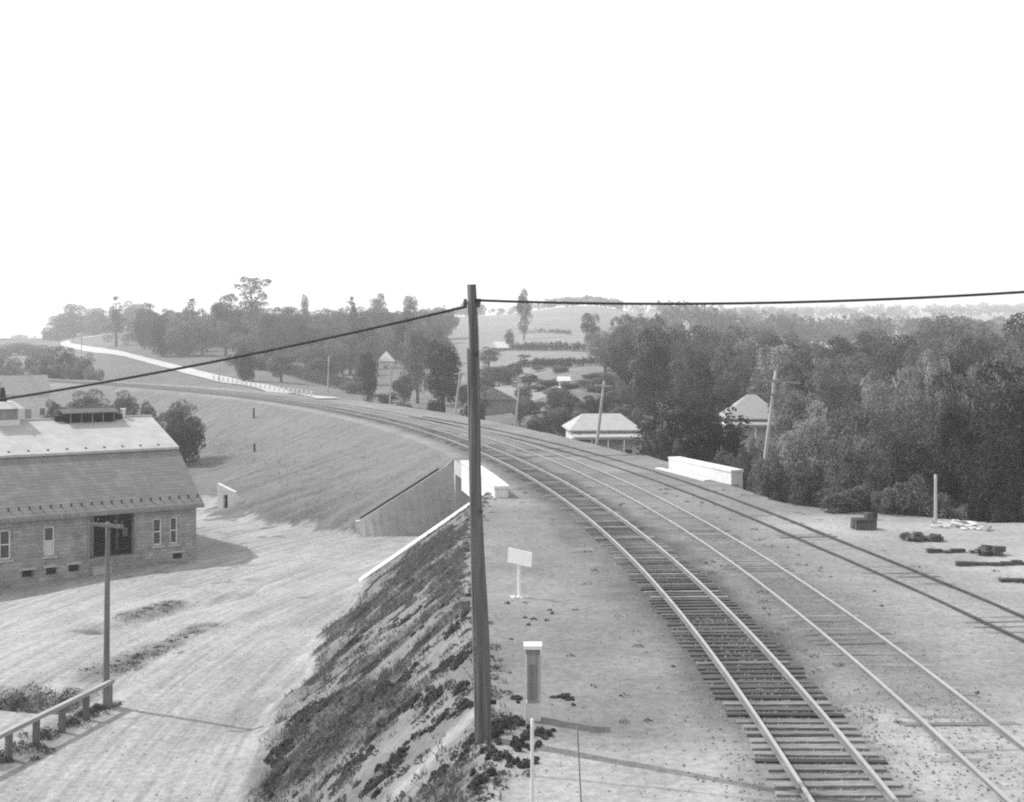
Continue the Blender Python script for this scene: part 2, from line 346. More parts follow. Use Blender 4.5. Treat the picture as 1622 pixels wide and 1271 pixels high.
def grid_obj(name, X, Y, Z):
    ny, nx = X.shape; v = np.stack([X.ravel(), Y.ravel(), Z.ravel()], 1)
    i = np.arange(nx - 1)[None, :] + nx * np.arange(ny - 1)[:, None]; q = np.stack([i, i+1, i+nx+1, i+nx], -1).reshape(-1, 4)
    me = bpy.data.meshes.new(name); me.vertices.add(len(v)); me.vertices.foreach_set('co', v.ravel())
    me.loops.add(q.size); me.loops.foreach_set('vertex_index', q.ravel().astype(np.int32))
    me.polygons.add(len(q)); me.polygons.foreach_set('loop_start', np.arange(0, q.size, 4, dtype=np.int32))
    me.update(calc_edges=True); me.polygons.foreach_set('use_smooth', [True] * len(me.polygons)); me.materials.append(GROUND)
    ground_attrs(me, X, Y, Z); return link(name, me)
tag(grid_obj('ground', GX, GY, GZ), 'open dirt, cinders and meadow on both sides of the line', kind='structure')

# haze over the whole valley
hz = MB(); hz.box(-8200, 8200, -250, 10500, -11.5, 85)
hm = bpy.data.materials.new('haze'); hm.use_nodes = True; hn = hm.node_tree.nodes; hn.remove(hn['Principled BSDF'])
pv = hn.new('ShaderNodeVolumePrincipled'); pv.inputs['Color'].default_value = g(0.995); pv.inputs['Density'].default_value = HAZE; pv.inputs['Anisotropy'].default_value = 0.0
hm.node_tree.links.new(pv.outputs[0], hn['Material Output'].inputs['Volume'])
tag(hz.build('haze', hm), 'pale summer haze lying over the whole valley', kind='stuff')

# ------------------------------------------------------------------ the underpass
br = empty('underpass_bridge', P(50, -3.4, -5)); tag(br, 'white concrete road underpass with sloping wing wall below the curve', 'bridge')
def bpart(name, mb, m): 
    o = mb.build(name, m); o.parent = br; o.matrix_parent_inverse = Matrix.Translation(-br.location); return o
def arc_box(mb, s0, s1, d0, d1, z0, z1, n=8):
    ss = np.linspace(s0, s1, n + 1)
    vs = []
    for s_ in ss: vs += [P(s_, d0, z0), P(s_, d1, z0), P(s_, d1, z1), P(s_, d0, z1)]
    fs = [(0, 1, 2, 3), tuple(4*n + k for k in (3, 2, 1, 0))]
    for i in range(n):
        for k in range(4): fs.append((4*i+k, 4*i+(k+1)%4, 4*i+4+(k+1)%4, 4*i+4+k))
    mb.add(vs, fs)
m_ = MB(); arc_box(m_, 45.7, 62.8, -3.3, 10.6, -0.95, -0.02); bpart('deck', m_, CONCD)
m_ = MB(); arc_box(m_, 41.7, 55.4, -4.0, -3.3, -1.2, 0.5); bpart('parapet', m_, CONC)
m_ = MB(); arc_box(m_, 41.6, 55.5, -4.06, -3.24, 0.5, 0.64); bpart('coping', m_, CONC)
m_ = MB(); m_.prism([(12.5, 72.0, -0.4), (9.9, 79.8, -0.4), (9.9, 79.8, .7), (12.5, 72.0, .7)], (0.7, 0.23, 0)); bpart('parapet', m_, CONC)
m_ = MB(); m_.prism([(12.47, 71.93, .702), (9.87, 79.87, .702), (9.87, 79.87, .84), (12.47, 71.93, .84)], (0.78, 0.26, 0)); bpart('coping', m_, CONC)
m_ = MB(); m_.prism([(11.2, 73.6, -0.3), (9.1, 80.4, -0.3), (9.1, 80.4, 0.1), (11.2, 73.6, 0.1)], (0.4, 0.13, 0)); bpart('footing', m_, CONC)
for s_ in (45.7, 62.2):
    m_ = MB(); arc_box(m_, s_, s_ + 0.75, -3.3, 12.5, -5.4, -0.95, 1); bpart('abutment', m_, CONCD)
def wing(s0, s1, da, db, za, zb, m, tilt=0.0):
    m_ = MB(); a, b = P(s0, da), P(s0 + tilt, db); h = P(s1, da) - P(s0, da)
    m_.prism([(a.x, a.y, -5.5), (a.x, a.y, za), (b.x, b.y, zb), (b.x, b.y, -5.5)], h); return m_
m_ = wing(45.75, 46.6, -3.5, -10.9, 0.02, -4.9, CONC); w_ = bpart('wing_wall', m_, CONC)
m_ = MB(); ds_ = np.linspace(-3.3, -9.9, 14); vs_ = []; fs_ = []
for d_ in ds_:
    zt_ = max(-5.0, H(*P(64.4, d_)[:2])) if d_ < -3.4 else 0.0
    vs_ += [P(62.0, d_, -5.4), P(62.0, d_, -5.2), P(63.2 - .9 * (zt_ < -4.6), d_, zt_ + .0), P(63.5, d_, zt_ - .03), P(63.5, d_, -5.4)]
for i in range(len(ds_) - 1):
    for k in range(5): fs_.append((5*i+k, 5*i+(k+1)%5, 5*i+5+(k+1)%5, 5*i+5+k))
fs_ += [(0, 1, 2, 3, 4), tuple(5*(len(ds_)-1) + k for k in (4, 3, 2, 1, 0))]
m_.add(vs_, fs_); bpart('paved_slope', m_, PAVED)
m_ = MB(); m_.tube([P(63.75, d_, H(*P(64.3, d_)[:2]) + .03) for d_ in np.linspace(-4.2, -9.6, 14)], .075, 6); bpart('dark_line', m_, IRON)  # thin black tube following the upper edge of the paved slope
m_ = MB(); q = P(63.4, -9.75); m_.box(q.x - .2, q.x + .2, q.y - .2, q.y + .2, -5.4, -4.05); bpart('end_post', m_, CONC)

# deck carries the same cinders as the rest of the line
ss, dd = np.meshgrid(np.linspace(45.5, 63.0, 60), np.linspace(-3.3, 10.6, 60), indexing='ij')
th = ss / RC; dx_ = CXX + (RC + dd) * np.cos(th); dy_ = CYY + (RC + dd) * np.sin(th)
tag(grid_obj('track_bed', dx_, dy_, 0.012 + 0.05 * vnoise(dx_, dy_, 3.3, 4) + 0.02 * vnoise(dx_, dy_, 0.8, 5)), 'cinder covered deck carrying the rails over the road', kind='structure')

# ------------------------------------------------------------------ tracks
def rail_mesh(name, fn, s0, s1, m, w=0.07, h0=0.05, h1=0.2, step=1.5):
    mb = MB(); n = int((s1 - s0) / step); vs = []; fs = []
    prof = [(-.065, 0), (.065, 0), (.065, .02), (.012, .035), (.012, .105), (w/2, .115), (w/2, .15), (-w/2, .15), (-w/2, .115), (-.012, .105), (-.012, .035), (-.065, .02)]
    k = len(prof)
    for i in range(n + 1):
        s_ = s0 + (s1 - s0) * i / n; d_ = fn(s_)
        for (a, b) in prof: p = P(s_, d_ + a); vs.append((p.x, p.y, h0 + b))
    for i in range(n):
        for j in range(k): fs.append((i*k+j, i*k+(j+1)%k, (i+1)*k+(j+1)%k, (i+1)*k+j))
    fs += [tuple(range(k)), tuple(n*k + j for j in range(k-1, -1, -1))]
    mb.add(vs, fs); mb.k = k; return mb
def tie_mesh(v, L, W, Hh, m):
    mb = MB(); rr = random.Random(v); W *= rr.uniform(.85, 1.2); j = lambda a: rr.uniform(-a, a)
    vs = []
    for x in (-L/2 + j(.07), -L/6, L/6, L/2 + j(.07)):
        vs += [(x, -W/2 + j(.015), -.1), (x, W/2 + j(.015), -.1), (x, W/2 - .012 + j(.012), Hh + j(.008)), (x, -W/2 + .012 + j(.012), Hh + j(.008))]
    fs = [(0,1,2,3), (15,14,13,12)]
    for i in range(3):
        for k in range(4): fs.append((4*i+k, 4*i+(k+1)%4, 4*i+4+(k+1)%4, 4*i+4+k))
    mb.add(vs, fs); return mb.mesh('tie', m)
def make_track(label, fn, s0, s1, rail_m, ties, hz0):
    root = empty('railway_track', P(s0, fn(s0))); tag(root, label, 'railway track')
    inv = Matrix.Translation(-root.location)
    for sg in (-1, 1):
        mb = rail_mesh('rail', lambda s_: fn(s_) + sg * 0.753, s0, s1, rail_m, h0=hz0); o = mb.build('rail', rail_m); o.parent = root; o.matrix_parent_inverse = inv
        if rail_m is STEEL:
            o.data.materials.append(RAILW); idx = np.zeros(len(o.data.polygons), np.int32); j = np.arange(len(idx)) % 12; idx[(j < 5) | (j > 7)] = 1; o.data.polygons.foreach_set('material_index', idx)
    for (me, s_, jit, dz) in ties:
        o = link('tie', me, root); o.matrix_parent_inverse = inv; p = P(s_, fn(s_) + random.uniform(-.06, .06))
        th_ = max(0, s_) / RC; o.location = (p.x, p.y, dz); o.rotation_euler = (0, 0, th_ + random.uniform(-jit, jit))
    return root
TL = [tie_mesh(i, 2.42, 0.23, 0.06, TIEL) for i in range(8)]; TD = [tie_mesh(9 + i, 2.6, 0.22, 0.06, TIED) for i in range(8)]; TB = [tie_mesh(20 + i, 2.5, 0.2, 0.06, TIEB) for i in range(6)]
ties = []; s_ = -6.0
while s_ < 118:
    k_ = float(sstep(2.0, 4.6, s_ + random.uniform(-.6, .6))); f_ = float(sstep(12, 30, s_ + random.uniform(-3, 3)))
    if random.random() > k_: me = random.choice(TL) if random.random() < .88 else random.choice(TD)
    else: me = random.choice(TB) if random.random() < .05 + .5 * f_ else random.choice(TD)
    ties.append((me, s_, 0.03, -0.016 + random.uniform(-.014, .012) - .022 * f_)); s_ += random.uniform(.40, .475)
make_track('main line on dark bare ties, nearest the tall pole', lambda s_: 0.0, -7, 268, STEEL, ties, 0.045)
ties = []; s_ = -4.0
while s_ < 70:
    if random.random() < 0.85: ties.append((random.choice(TB), s_, 0.03, -0.078 + 0.03 * random.random()))
    s_ += random.uniform(.5, .6)
make_track('second line with bright rails and ties nearly buried in dirt', lambda s_: 3.6, -5, 268, STEEL, ties, -0.03)
f3 = lambda s_: float(np.interp(s_, [-20, 0, 10, 25, 43, 70, 110], [10.6, 9.9, 8.9, 7.9, 7.2, 6.2, 4.2]))
ties = [(random.choice(TB), s_, 0.03, -0.074 + 0.028 * random.random()) for s_ in np.arange(4, 70, .62) if random.random() < .5]
make_track('outer siding of rusty dark rails beside the sandy yard', f3, 2, 108, RUST, ties, -0.05)

# ------------------------------------------------------------------ the brick barn on the left
UX, UY = 0.828, 0.56
barn = empty('barn', (-19.13, 76.5, -5.0), math.atan2(-UY, -UX)); tag(barn, 'big block-walled barn with a two-pitched roof and open doorway', 'barn')
def block_mat(nm='block_wall', bwid=.45, row=.2, c1=.34, c2=.24, mo=.2, bmp=.8, blot=.3):
    m = bpy.data.materials.new(nm); m.use_nodes = True; n = m.node_tree.nodes; l = m.node_tree.links
    b = n['Principled BSDF']; b.inputs['Roughness'].default_value = 0.95; b.inputs['Specular IOR Level'].default_value = 0.15
    tc = n.new('ShaderNodeTexCoord'); sx = n.new('ShaderNodeSeparateXYZ'); cb = n.new('ShaderNodeCombineXYZ'); ad = n.new('ShaderNodeMath')
    l.new(tc.outputs['Object'], sx.inputs[0]); l.new(sx.outputs[0], ad.inputs[0]); l.new(sx.outputs[1], ad.inputs[1])
    l.new(ad.outputs[0], cb.inputs[0]); l.new(sx.outputs[2], cb.inputs[1])
    bt = n.new('ShaderNodeTexBrick'); bt.inputs['Scale'].default_value = 1.0; bt.inputs['Brick Width'].default_value = bwid; bt.inputs['Row Height'].default_value = row
    bt.inputs['Mortar Size'].default_value = 0.014; bt.inputs['Color1'].default_value = g(c1); bt.inputs['Color2'].default_value = g(c2); bt.inputs['Mortar'].default_value = g(mo)
    l.new(cb.outputs[0], bt.inputs['Vector'])
    nz = n.new('ShaderNodeTexNoise'); nz.inputs['Scale'].default_value = 1.1; nz.inputs['Detail'].default_value = 7; l.new(tc.outputs['Object'], nz.inputs['Vector'])
    mr = n.new('ShaderNodeMapRange'); mr.inputs[1].default_value = .3; mr.inputs[2].default_value = .7; mr.inputs[3].default_value = 1 - blot; mr.inputs[4].default_value = 1 + blot; l.new(nz.outputs[0], mr.inputs[0])
    bw = n.new('ShaderNodeRGBToBW'); l.new(bt.outputs[0], bw.inputs[0]); mm = n.new('ShaderNodeMath'); mm.operation = 'MULTIPLY'; l.new(bw.outputs[0], mm.inputs[0]); l.new(mr.outputs[0], mm.inputs[1])
    l.new(mm.outputs[0], b.inputs['Base Color'])
    bp = n.new('ShaderNodeBump'); bp.inputs['Strength'].default_value = bmp; bp.inputs['Distance'].default_value = 0.03; l.new(mm.outputs[0], bp.inputs['Height']); l.new(bp.outputs[0], b.inputs['Normal'])
    return m
BLOCK = block_mat(); ROOFS = block_mat('slate_roofing', .42, .075, .47, .42, .36, .25, .1); ROOFL = block_mat('shaded_lower_slate', .42, .16, .22, .175, .14, .35, .13)  # lower pitch gets a darker slate tone, its dimmer light put into the colour
BL, BD, BH = 26.0, 18.7, 3.28
def wall_grid(mb, xs_, zs_, holes, y0, y1):
    """a wall in the xz plane between y0 (front) and y1 with real openings"""
    xs_ = sorted(set(xs_ + [a for h in holes for a in h[:2]])); zs_ = sorted(set(zs_ + [a for h in holes for a in h[2:]]))
    inh = lambda x, z: any(h[0] < x < h[1] and h[2] < z < h[3] for h in holes)
    for i in range(len(xs_) - 1):
        for j in range(len(zs_) - 1):
            x0, x1, z0, z1 = xs_[i], xs_[i+1], zs_[j], zs_[j+1]
            if inh((x0+x1)/2, (z0+z1)/2): continue
            for y in (y0, y1): mb.add([(x0,y,z0),(x1,y,z0),(x1,y,z1),(x0,y,z1)], [(0,1,2,3)])
    for h in holes:
        x0, x1, z0, z1 = h
        mb.add([(x0,y0,z0),(x1,y0,z0),(x1,y0,z1),(x0,y0,z1),(x0,y1,z0),(x1,y1,z0),(x1,y1,z1),(x0,y1,z1)], [(0,1,5,4),(1,2,6,5),(2,3,7,6),(3,0,4,7)])
WINS = [(2.10, 2.66, 1.0, 2.62, 0), (1.12, 1.62, 1.0, 2.62, 0), (8.3, 8.92, 1.0, 2.66, 1), (10.68, 11.3, 1.0, 2.66, 0), (14.2, 14.85, 1.0, 2.66, 0), (17.8, 18.45, 1.0, 2.66, 0)]
VENTS = [(9.5, 10.1, -.1, .3), (8.2, 8.8, -.08, .32), (6.95, 7.55, -.05, .36), (.85, 1.45, .08, .45), (13.2, 13.8, -.1, .3)]
DOOR = (3.80, 6.36, 0.62, 3.12)
mb = MB(); wall_grid(mb, [0, BL], [-1.2, BH], [w[:4] for w in WINS] + VENTS + [DOOR], 0.0, -0.4)
o = mb.build('wall', BLOCK, barn)
mb = MB(); mb.box(0, 0.4, -BD, -0.402, -1.2, BH); mb.build('wall', BLOCK, barn)
mb = MB(); mb.box(BL - .4, BL, -BD, -0.402, -1.2, BH); mb.build('wall', BLOCK, barn)
mb = MB(); mb.box(0.402, BL - .402, -BD, -BD + .4, -1.2, BH); mb.build('wall', BLOCK, barn)
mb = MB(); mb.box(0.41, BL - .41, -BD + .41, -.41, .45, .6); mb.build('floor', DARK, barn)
EV, BK, RG = (0.5, 3.22), (-4.1, 6.25), (-9.35, 8.0)                 # eave, break, ridge (y, z)
for x0, x1 in ((0.05, 0.3), (BL - .3, BL - .05)):
    mb = MB(); mb.prism([(x0, -.05, BH), (x0, BK[0], BK[1] - .15), (x0, RG[0], RG[1] - .15), (x0, -BD - BK[0], BK[1] - .15), (x0, -BD + .05, BH)], (x1 - x0, 0, 0)); mb.build('gable', WOODW, barn)
def slope_slab(name, a, b, t, x0=-0.3, x1=BL + .3, m=ROOFS):
    mb = MB(); mb.prism([(x0, a[0], a[1]), (x0, b[0], b[1]), (x0, b[0], b[1] + t), (x0, a[0], a[1] + t)], (x1 - x0, 0, 0)); return mb.build(name, m, barn)
mir = lambda p: (-BD - p[0], p[1])
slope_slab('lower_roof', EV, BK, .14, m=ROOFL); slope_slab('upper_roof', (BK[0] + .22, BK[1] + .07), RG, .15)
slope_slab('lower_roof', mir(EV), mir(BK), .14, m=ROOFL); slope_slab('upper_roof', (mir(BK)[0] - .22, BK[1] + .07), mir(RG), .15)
mb = MB(); mb.box(-.32, BL + .32, RG[0] - .12, RG[0] + .12, RG[1] + .1, RG[1] + .22); mb.build('ridge_cap', ROOFS, barn)
mb = MB(); mb.box(-.3, BL + .3, EV[0] + .0, EV[0] + .1, EV[1] - .08, EV[1] + .1); mb.build('gutter', GREYWOOD, barn)
def slope_z(y): return EV[1] + (EV[0] - y) / (EV[0] - BK[0]) * (BK[1] - EV[1])
mb = MB()
for i in range(46):
    x = -.1 + i * .575; y = -.05; z = slope_z(y) + .13; mb.box(x - .045, x + .045, y - .04, y + .04, z, z + .17)
tag(mb.build('snow_guard', IRON, barn), kind='stuff')
mb = MB()
for i in range(24):
    x = .9 + i * 1.12; y = BK[0] - .25; z = BK[1] + .26; mb.box(x - .06, x + .06, y - .05, y + .05, z - .05, z + .16)
tag(mb.build('snow_guard', IRON, barn), kind='stuff')
mb = MB()                                                        # rafter tails under the eave
for i in range(34): mb.box(.1 + i * .78, .2 + i * .78, .02, .46, BH - .12, BH + .02)
tag(mb.build('rafter_tail', GREYWOOD, barn), kind='stuff')
for (x0, x1, z0, z1, shut) in WINS:
    w = MB(); fw = .09
    for a in ((x0, x0 + fw, z0, z1), (x1 - fw, x1, z0, z1), (x0 + fw, x1 - fw, z1 - fw, z1), (x0 + fw, x1 - fw, z0, z0 + fw), (x0 + fw, x1 - fw, (z0+z1)/2 - .03, (z0+z1)/2 + .03)): w.box(a[0], a[1], -.26, -.13, a[2], a[3])
    wo_ = w.build('window', WHITE, barn)
    p = MB(); p.box(x0 + fw, x1 - fw, -.23, -.21, (z0+z1)/2 + .03, z1 - fw); p.build('pane', GLASS, wo_)
    p = MB(); p.box(x0 + fw, x1 - fw, -.235, -.215, z0 + fw, (z0+z1)/2 - .03); p.build('pane', PALEW if shut else GLASS, wo_)
    p = MB(); p.box(x0 - .12, x1 + .12, -.1, .1, z0 - .13, z0 - .003); p.build('sill', CONCD, wo_)
for (x0, x1, z0, z1) in VENTS:
    p = MB(); p.box(x0, x1, -.36, -.3, z0, z1); v_ = p.build('basement_window', DARK, barn)
    p = MB(); p.box(x0 - .15, x1 + .15, -.05, .05, z1 + .003, z1 + .14); p.build('lintel', CONCD, v_)
df = MB()
for a in ((DOOR[0] - .14, DOOR[0], DOOR[2], DOOR[3]), (DOOR[1], DOOR[1] + .14, DOOR[2], DOOR[3])): df = MB(); df.box(a[0], a[1], -.1, .03, a[2], a[3]); df.build('door_jamb', GREYWOOD, barn)
p = MB(); p.box(DOOR[0] + .28, DOOR[0] + .4, -2.2, -2.1, .6, 3.0); p.box(DOOR[0] + .1, DOOR[0] + .35, -1.0, -.9, 1.6, 2.1); p.build('inner_post', GREYWOOD, barn)
p = MB(); p.box(DOOR[1] - .35, DOOR[1] - .0, -.46, -.42, .64, 3.05); p.build('barn_door', WOODW, barn)
p = MB(); p.box(DOOR[1] - 1.1, DOOR[1] - .1, .012, .5, -.6, .12); p.build('step', CONCD, barn)
p = MB(); p.box(.9, 2.2, -1.0, .03, BH - .35, BH - .15); p.build('beam', GREYWOOD, barn) if False else None
# ridge ventilator, long and dark, with an overhanging lid; a small white flue; a pale cupola further left
def ridge_x(px):
    a = (px - CX) / F; y0 = RG[0]; ox = -19.13 + UY * y0; oy = 76.5 - UX * y0
    return (ox - a * oy) / (UX - a * UY)
vx0, vx1 = ridge_x(183), ridge_x(92)
vt = MB(); vt.box(vx0 + .25, vx1 - .25, RG[0] - .75, RG[0] + .75, RG[1] - .25, RG[1] + .55); V = vt.build('ridge_ventilator', DARK, barn)
for i in range(14):
    x = vx0 + .35 + (vx1 - vx0 - .7) * i / 13; p = MB(); p.box(x - .035, x + .035, RG[0] + .755, RG[0] + .82, RG[1] - .1, RG[1] + .54); p.build('louver', IRON if i % 3 else GREYWOOD, V)
p = MB(); p.prism([(vx0 + .05, RG[0] - 1.0, RG[1] + .56), (vx0 + .05, RG[0], RG[1] + .78), (vx0 + .05, RG[0] + 1.0, RG[1] + .56), (vx0 + .05, RG[0] + 1.0, RG[1] + .5), (vx0 + .05, RG[0], RG[1] + .7), (vx0 + .05, RG[0] - 1.0, RG[1] + .5)], (vx1 - vx0 - .1, 0, 0)); p.build('ventilator_lid', ROOFD, V)
p = MB(); p.box(vx0 - .3, vx0 + .23, RG[0] - .5, RG[0] + .5, RG[1] + .05, RG[1] + .38); p.box(vx1 - .23, vx1 + .3, RG[0] - .5, RG[0] + .5, RG[1] + .05, RG[1] + .38); p.build('ventilator_end', IRON, V)
fx = ridge_x(195); p = MB(); p.tube([(fx, RG[0], RG[1]), (fx, RG[0], RG[1] + .62)], .14, 10); f_ = p.build('flue', WHITE, barn); p = MB(); p.tube([(fx, RG[0], RG[1] + .62), (fx, RG[0], RG[1] + .7)], .19, 10); p.build('flue_cap', WHITE, f_)
cx_ = ridge_x(4); p = MB(); p.box(cx_ - .85, cx_ + .85, RG[0] - .85, RG[0] + .85, RG[1] - .5, RG[1] + .25); C_ = p.build('cupola', PALEW, barn)
p = MB(); p.box(cx_ - .75, cx_ + .75, RG[0] - .75, RG[0] + .75, RG[1] + .252, RG[1] + .95); p.build('louvered_side', GREYWOOD, C_)
p = MB(); r_ = 1.1; zt = RG[1] + .95
p.add([(cx_-r_, RG[0]-r_, zt), (cx_+r_, RG[0]-r_, zt), (cx_+r_, RG[0]+r_, zt), (cx_-r_, RG[0]+r_, zt), (cx_-.6, RG[0]-.6, zt+.42), (cx_+.6, RG[0]-.6, zt+.42), (cx_+.6, RG[0]+.6, zt+.42), (cx_-.6, RG[0]+.6, zt+.42)],
      [(3,2,1,0),(0,1,5,4),(1,2,6,5),(2,3,7,6),(3,0,4,7),(4,5,6,7)]); p.build('cupola_roof', PALEW, C_)
p = MB(); p.tube([(cx_, RG[0], zt + .4), (cx_, RG[0], zt + 1.3)], [.28, .12], 8); p.build('finial', IRON, C_)

# ------------------------------------------------------------------ other buildings
def house(name, label, cat, x, y, w, dp, hw, hr, rot, wall, roof, hip=0.0, ov=0.35, chim=(), nwin=3, porch=None, door=True, z=None, base=None):
    z0 = H(x, y) if z is None else z
    root = empty(name, (x, y, z0), rot); tag(root, label, cat)
    b = MB(); b.box(-w/2, w/2, -dp/2, dp/2, -1.2, hw)
    if not hip:
        for sx in (-1, 1): b.prism([(sx*w/2 - (.1 if sx > 0 else 0), -dp/2, hw), (sx*w/2 - (.1 if sx > 0 else 0), 0, hw + hr - .05), (sx*w/2 - (.1 if sx > 0 else 0), dp/2, hw)], (.1, 0, 0))
    b.build('wall', wall, root)
    r = MB(); W, D = w/2 + ov, dp/2 + ov; zb = hw - ov * hr / (dp/2); e = max(0.0, w/2 - hip) if hip else W; t = .1
    vs = [(-W,-D,zb), (W,-D,zb), (W,D,zb), (-W,D,zb), (-e,0,hw+hr), (e,0,hw+hr)]
    vs += [(a, c, q + t) for a, c, q in vs]
    r.add(vs, [(0,4,5,1),(2,5,4,3),(0,3,4),(1,5,2),(6,7,11,10),(8,9,10,11),(6,10,9),(7,8,11),(0,1,7,6),(2,3,9,8),(1,2,8,7),(3,0,6,9)]); ro = r.build('roof', roof, root)
    for (cx0, cy0) in chim:
        c = MB(); c.box(cx0 - .28, cx0 + .28, cy0 - .28, cy0 + .28, hw, hw + hr + .7); c.build('chimney', MATS['barn_roofing'], ro)
    for i in range(nwin):
        wx = -w/2 + w * (i + .5) / nwin
        if door and i == nwin // 2:
            d_ = MB(); d_.box(wx - .45, wx + .45, -dp/2 - .04, -dp/2 + .02, .05, 2.05); d_.build('door', GREYWOOD, root); continue
        f = MB()
        for q in ((wx-.5, wx-.4, .9, 2.2), (wx+.4, wx+.5, .9, 2.2), (wx-.4, wx+.4, 2.1, 2.2), (wx-.4, wx+.4, .9, 1.0)): f.box(q[0], q[1], -dp/2 - .06, -dp/2 + .01, q[2], q[3])
        fo = f.build('window', WHITE, root); pn = MB(); pn.box(wx-.4, wx+.4, -dp/2 - .03, -dp/2 + .005, 1.0, 2.1); pn.build('pane', GLASS, fo)
    if porch:
        zp, ext = porch
        po = MB(); po.prism([(-w/2 - .1, -dp/2 - .002, zp + .25), (-w/2 - .1, -dp/2 - ext, zp), (-w/2 - .1, -dp/2 - ext, zp - .22), (-w/2 - .1, -dp/2 - .002, zp - .02)], (w + .2, 0, 0)); pr = po.build('porch_roof', roof, root)
        for i in range(5):
            c = MB(); px_ = -w/2 + .1 + (w - .2) * i / 4; c.box(px_ - .06, px_ + .06, -dp/2 - ext + .1, -dp/2 - ext + .22, .2, zp - .2); c.build('porch_post', WHITE, pr)
        fl = MB(); fl.box(-w/2, w/2, -dp/2 - ext, -dp/2 - .002, -.9, .18); fl.build('porch_floor', GREYWOOD, root)
    return root
def X_(px, Y): return (px - CX) / F * Y
def Z_(py, Y): return CAMZ - (py - HY) / F * Y
Yh = 112; house('house', 'low house with pale hipped roof and long front porch below the curve', 'house', X_(957, Yh), Yh + 3.5, 5.9, 5.6, 3.9, 1.15, R(4), PALEW, ROOFP, hip=1.2, porch=(3.35, 1.6), z=-3.75)
Yh = 118; house('house', 'house with a hipped grey roof half sunk in the wood behind the crossarm pole', 'house', X_(1200, Yh), Yh + 3, 5.2, 6.0, 5.0, 1.9, R(-6), PALEW, mat('grey_roofing', .3, .15), hip=2.2, z=-4.1, porch=(4.4, 1.5))
Yh = 190; house('house', 'weathered wooden house with light roof slope right behind the tall pole', 'house', X_(795, Yh), Yh + 3, 6.2, 6.5, 2.9, 1.5, R(70), WOODW, ROOFP, ov=.5, z=-3.7)
Yh = 200; house('cottage', 'tiny pale-roofed cottage among the trees right of the tall pole', 'house', X_(852, Yh), Yh + 3, 2.6, 3.5, 2.6, 1.0, R(10), WOODW, ROOFP, z=Z_(660, Yh), nwin=1, door=False)
Yh = 330; house('house', 'white house with bright peaked roof showing among the hillside trees', 'house', X_(610, Yh), Yh + 3, 3.6, 4.0, 3.6, 2.1, R(0), WHITE, PALEW, hip=1.75, ov=.45, nwin=1, door=False, z=Z_(592, Yh))
Yh = 380; house('field_barn', 'small barn with a bright roof alone on the hill fields', 'barn', X_(794, Yh), Yh + 3, 4.4, 4.4, 2.0, 1.6, R(25), WOODW, WHITE, z=Z_(561, Yh), nwin=0)
Yh = 300; house('shed', 'little white shed at the foot of the hedged fields', 'shed', X_(893, Yh * .7), Yh * .7, 1.4, 1.6, 1.3, .5, R(10), WHITE, WHITE, nwin=0)
Yh = 200; house('house', 'pale house with a broad light roof in the valley beyond the barn', 'house', X_(38, Yh), Yh, 6.5, 5.0, 4.6, 2.6, R(35), PALEW, ROOFP, chim=((.5, .1),), z=-5)
Yh = 225; house('house', 'low white house under trees left of the curved embankment', 'house', X_(-20, Yh), Yh, 6.0, 5.5, 3.6, 2.2, R(-20), WHITE, ROOFP, z=-4.8)
Yh = 640; house('house', 'tiny white house high on the hill near the bend of the pale road', 'house', X_(195, Yh), Yh, 3.4, 4, 2.6, 1.6, R(10), WHITE, WHITE, nwin=0)
# outhouse at the foot of the slope
q = at(365, 800); oh = empty('culvert_portal', (q.x, q.y, q.z - .12), R(-14)); oh.scale = (.92, 1, .84); tag(oh, 'small white portal with dark slit opening at the foot of the slope', 'portal')
b = MB(); wall_grid(b, [-.75, .75], [-.4, 1.4], [(-.24, .16, -.1, 1.15)], -.75, -.4)
b.add([(-.75,-.75,-.4),(-.75,-.4,-.4),(-.75,-.4,1.4),(-.75,-.75,1.4),(.75,-.75,-.4),(.75,-.4,-.4),(.75,-.4,1.4),(.75,-.75,1.4)], [(0,1,2,3),(4,5,6,7),(3,2,6,7)]); b.build('headwall', WHITE, oh)
b = MB(); b.prism([(-.78, -.78, 1.403), (-.78, -.78, 2.15), (.8, -.78, 1.42), (.8, -.78, 1.403)], (0, .42, 0)); b.build('coping', WHITE, oh)
b = MB(); b.box(-.5, .5, -.398, -.36, -.3, 1.3); b.build('dark_backing', DARK, oh)  # near-black sheet closing the slit, standing in for the unlit inside
b = MB(); b.prism([(.755, -.7, -.4), (.755, -.7, 1.1), (1.25, .3, .35), (1.25, .3, -.4)], (.18, .1, 0)); b.build('wing', WHITE, oh)

# ------------------------------------------------------------------ trees
def leaf_cloud(lobes, n, size, seed, up=0.35, inner=0.72):
    r = np.random.default_rng(seed); L = np.array(lobes); wts = L[:, 3] ** 2; k = r.choice(len(L), n, p=wts / wts.sum())
    v = r.normal(size=(n, 3)); v /= np.linalg.norm(v, axis=1)[:, None]; v[:, 2] = np.where(r.random(n) < up, np.abs(v[:, 2]), v[:, 2])
    rad = L[k, 3] * (inner + (1.08 - inner) * r.random(n)); c = L[k, :3] + v * rad[:, None] * np.stack([np.ones(n), np.ones(n), L[k, 4]], 1)
    nrm = v + r.normal(size=(n, 3)) * 0.8; nrm /= np.linalg.norm(nrm, axis=1)[:, None]
    a = np.cross(nrm, r.normal(size=(n, 3))); a /= np.linalg.norm(a, axis=1)[:, None]; b = np.cross(nrm, a)
    sz = size * (0.6 + 0.8 * r.random(n))[:, None]
    q = np.stack([c - a*sz*.9, c - b*sz*.55, c + a*sz*.9, c + b*sz*.55], 1)
    return q.reshape(-1, 3), np.arange(n * 4).reshape(-1, 4)
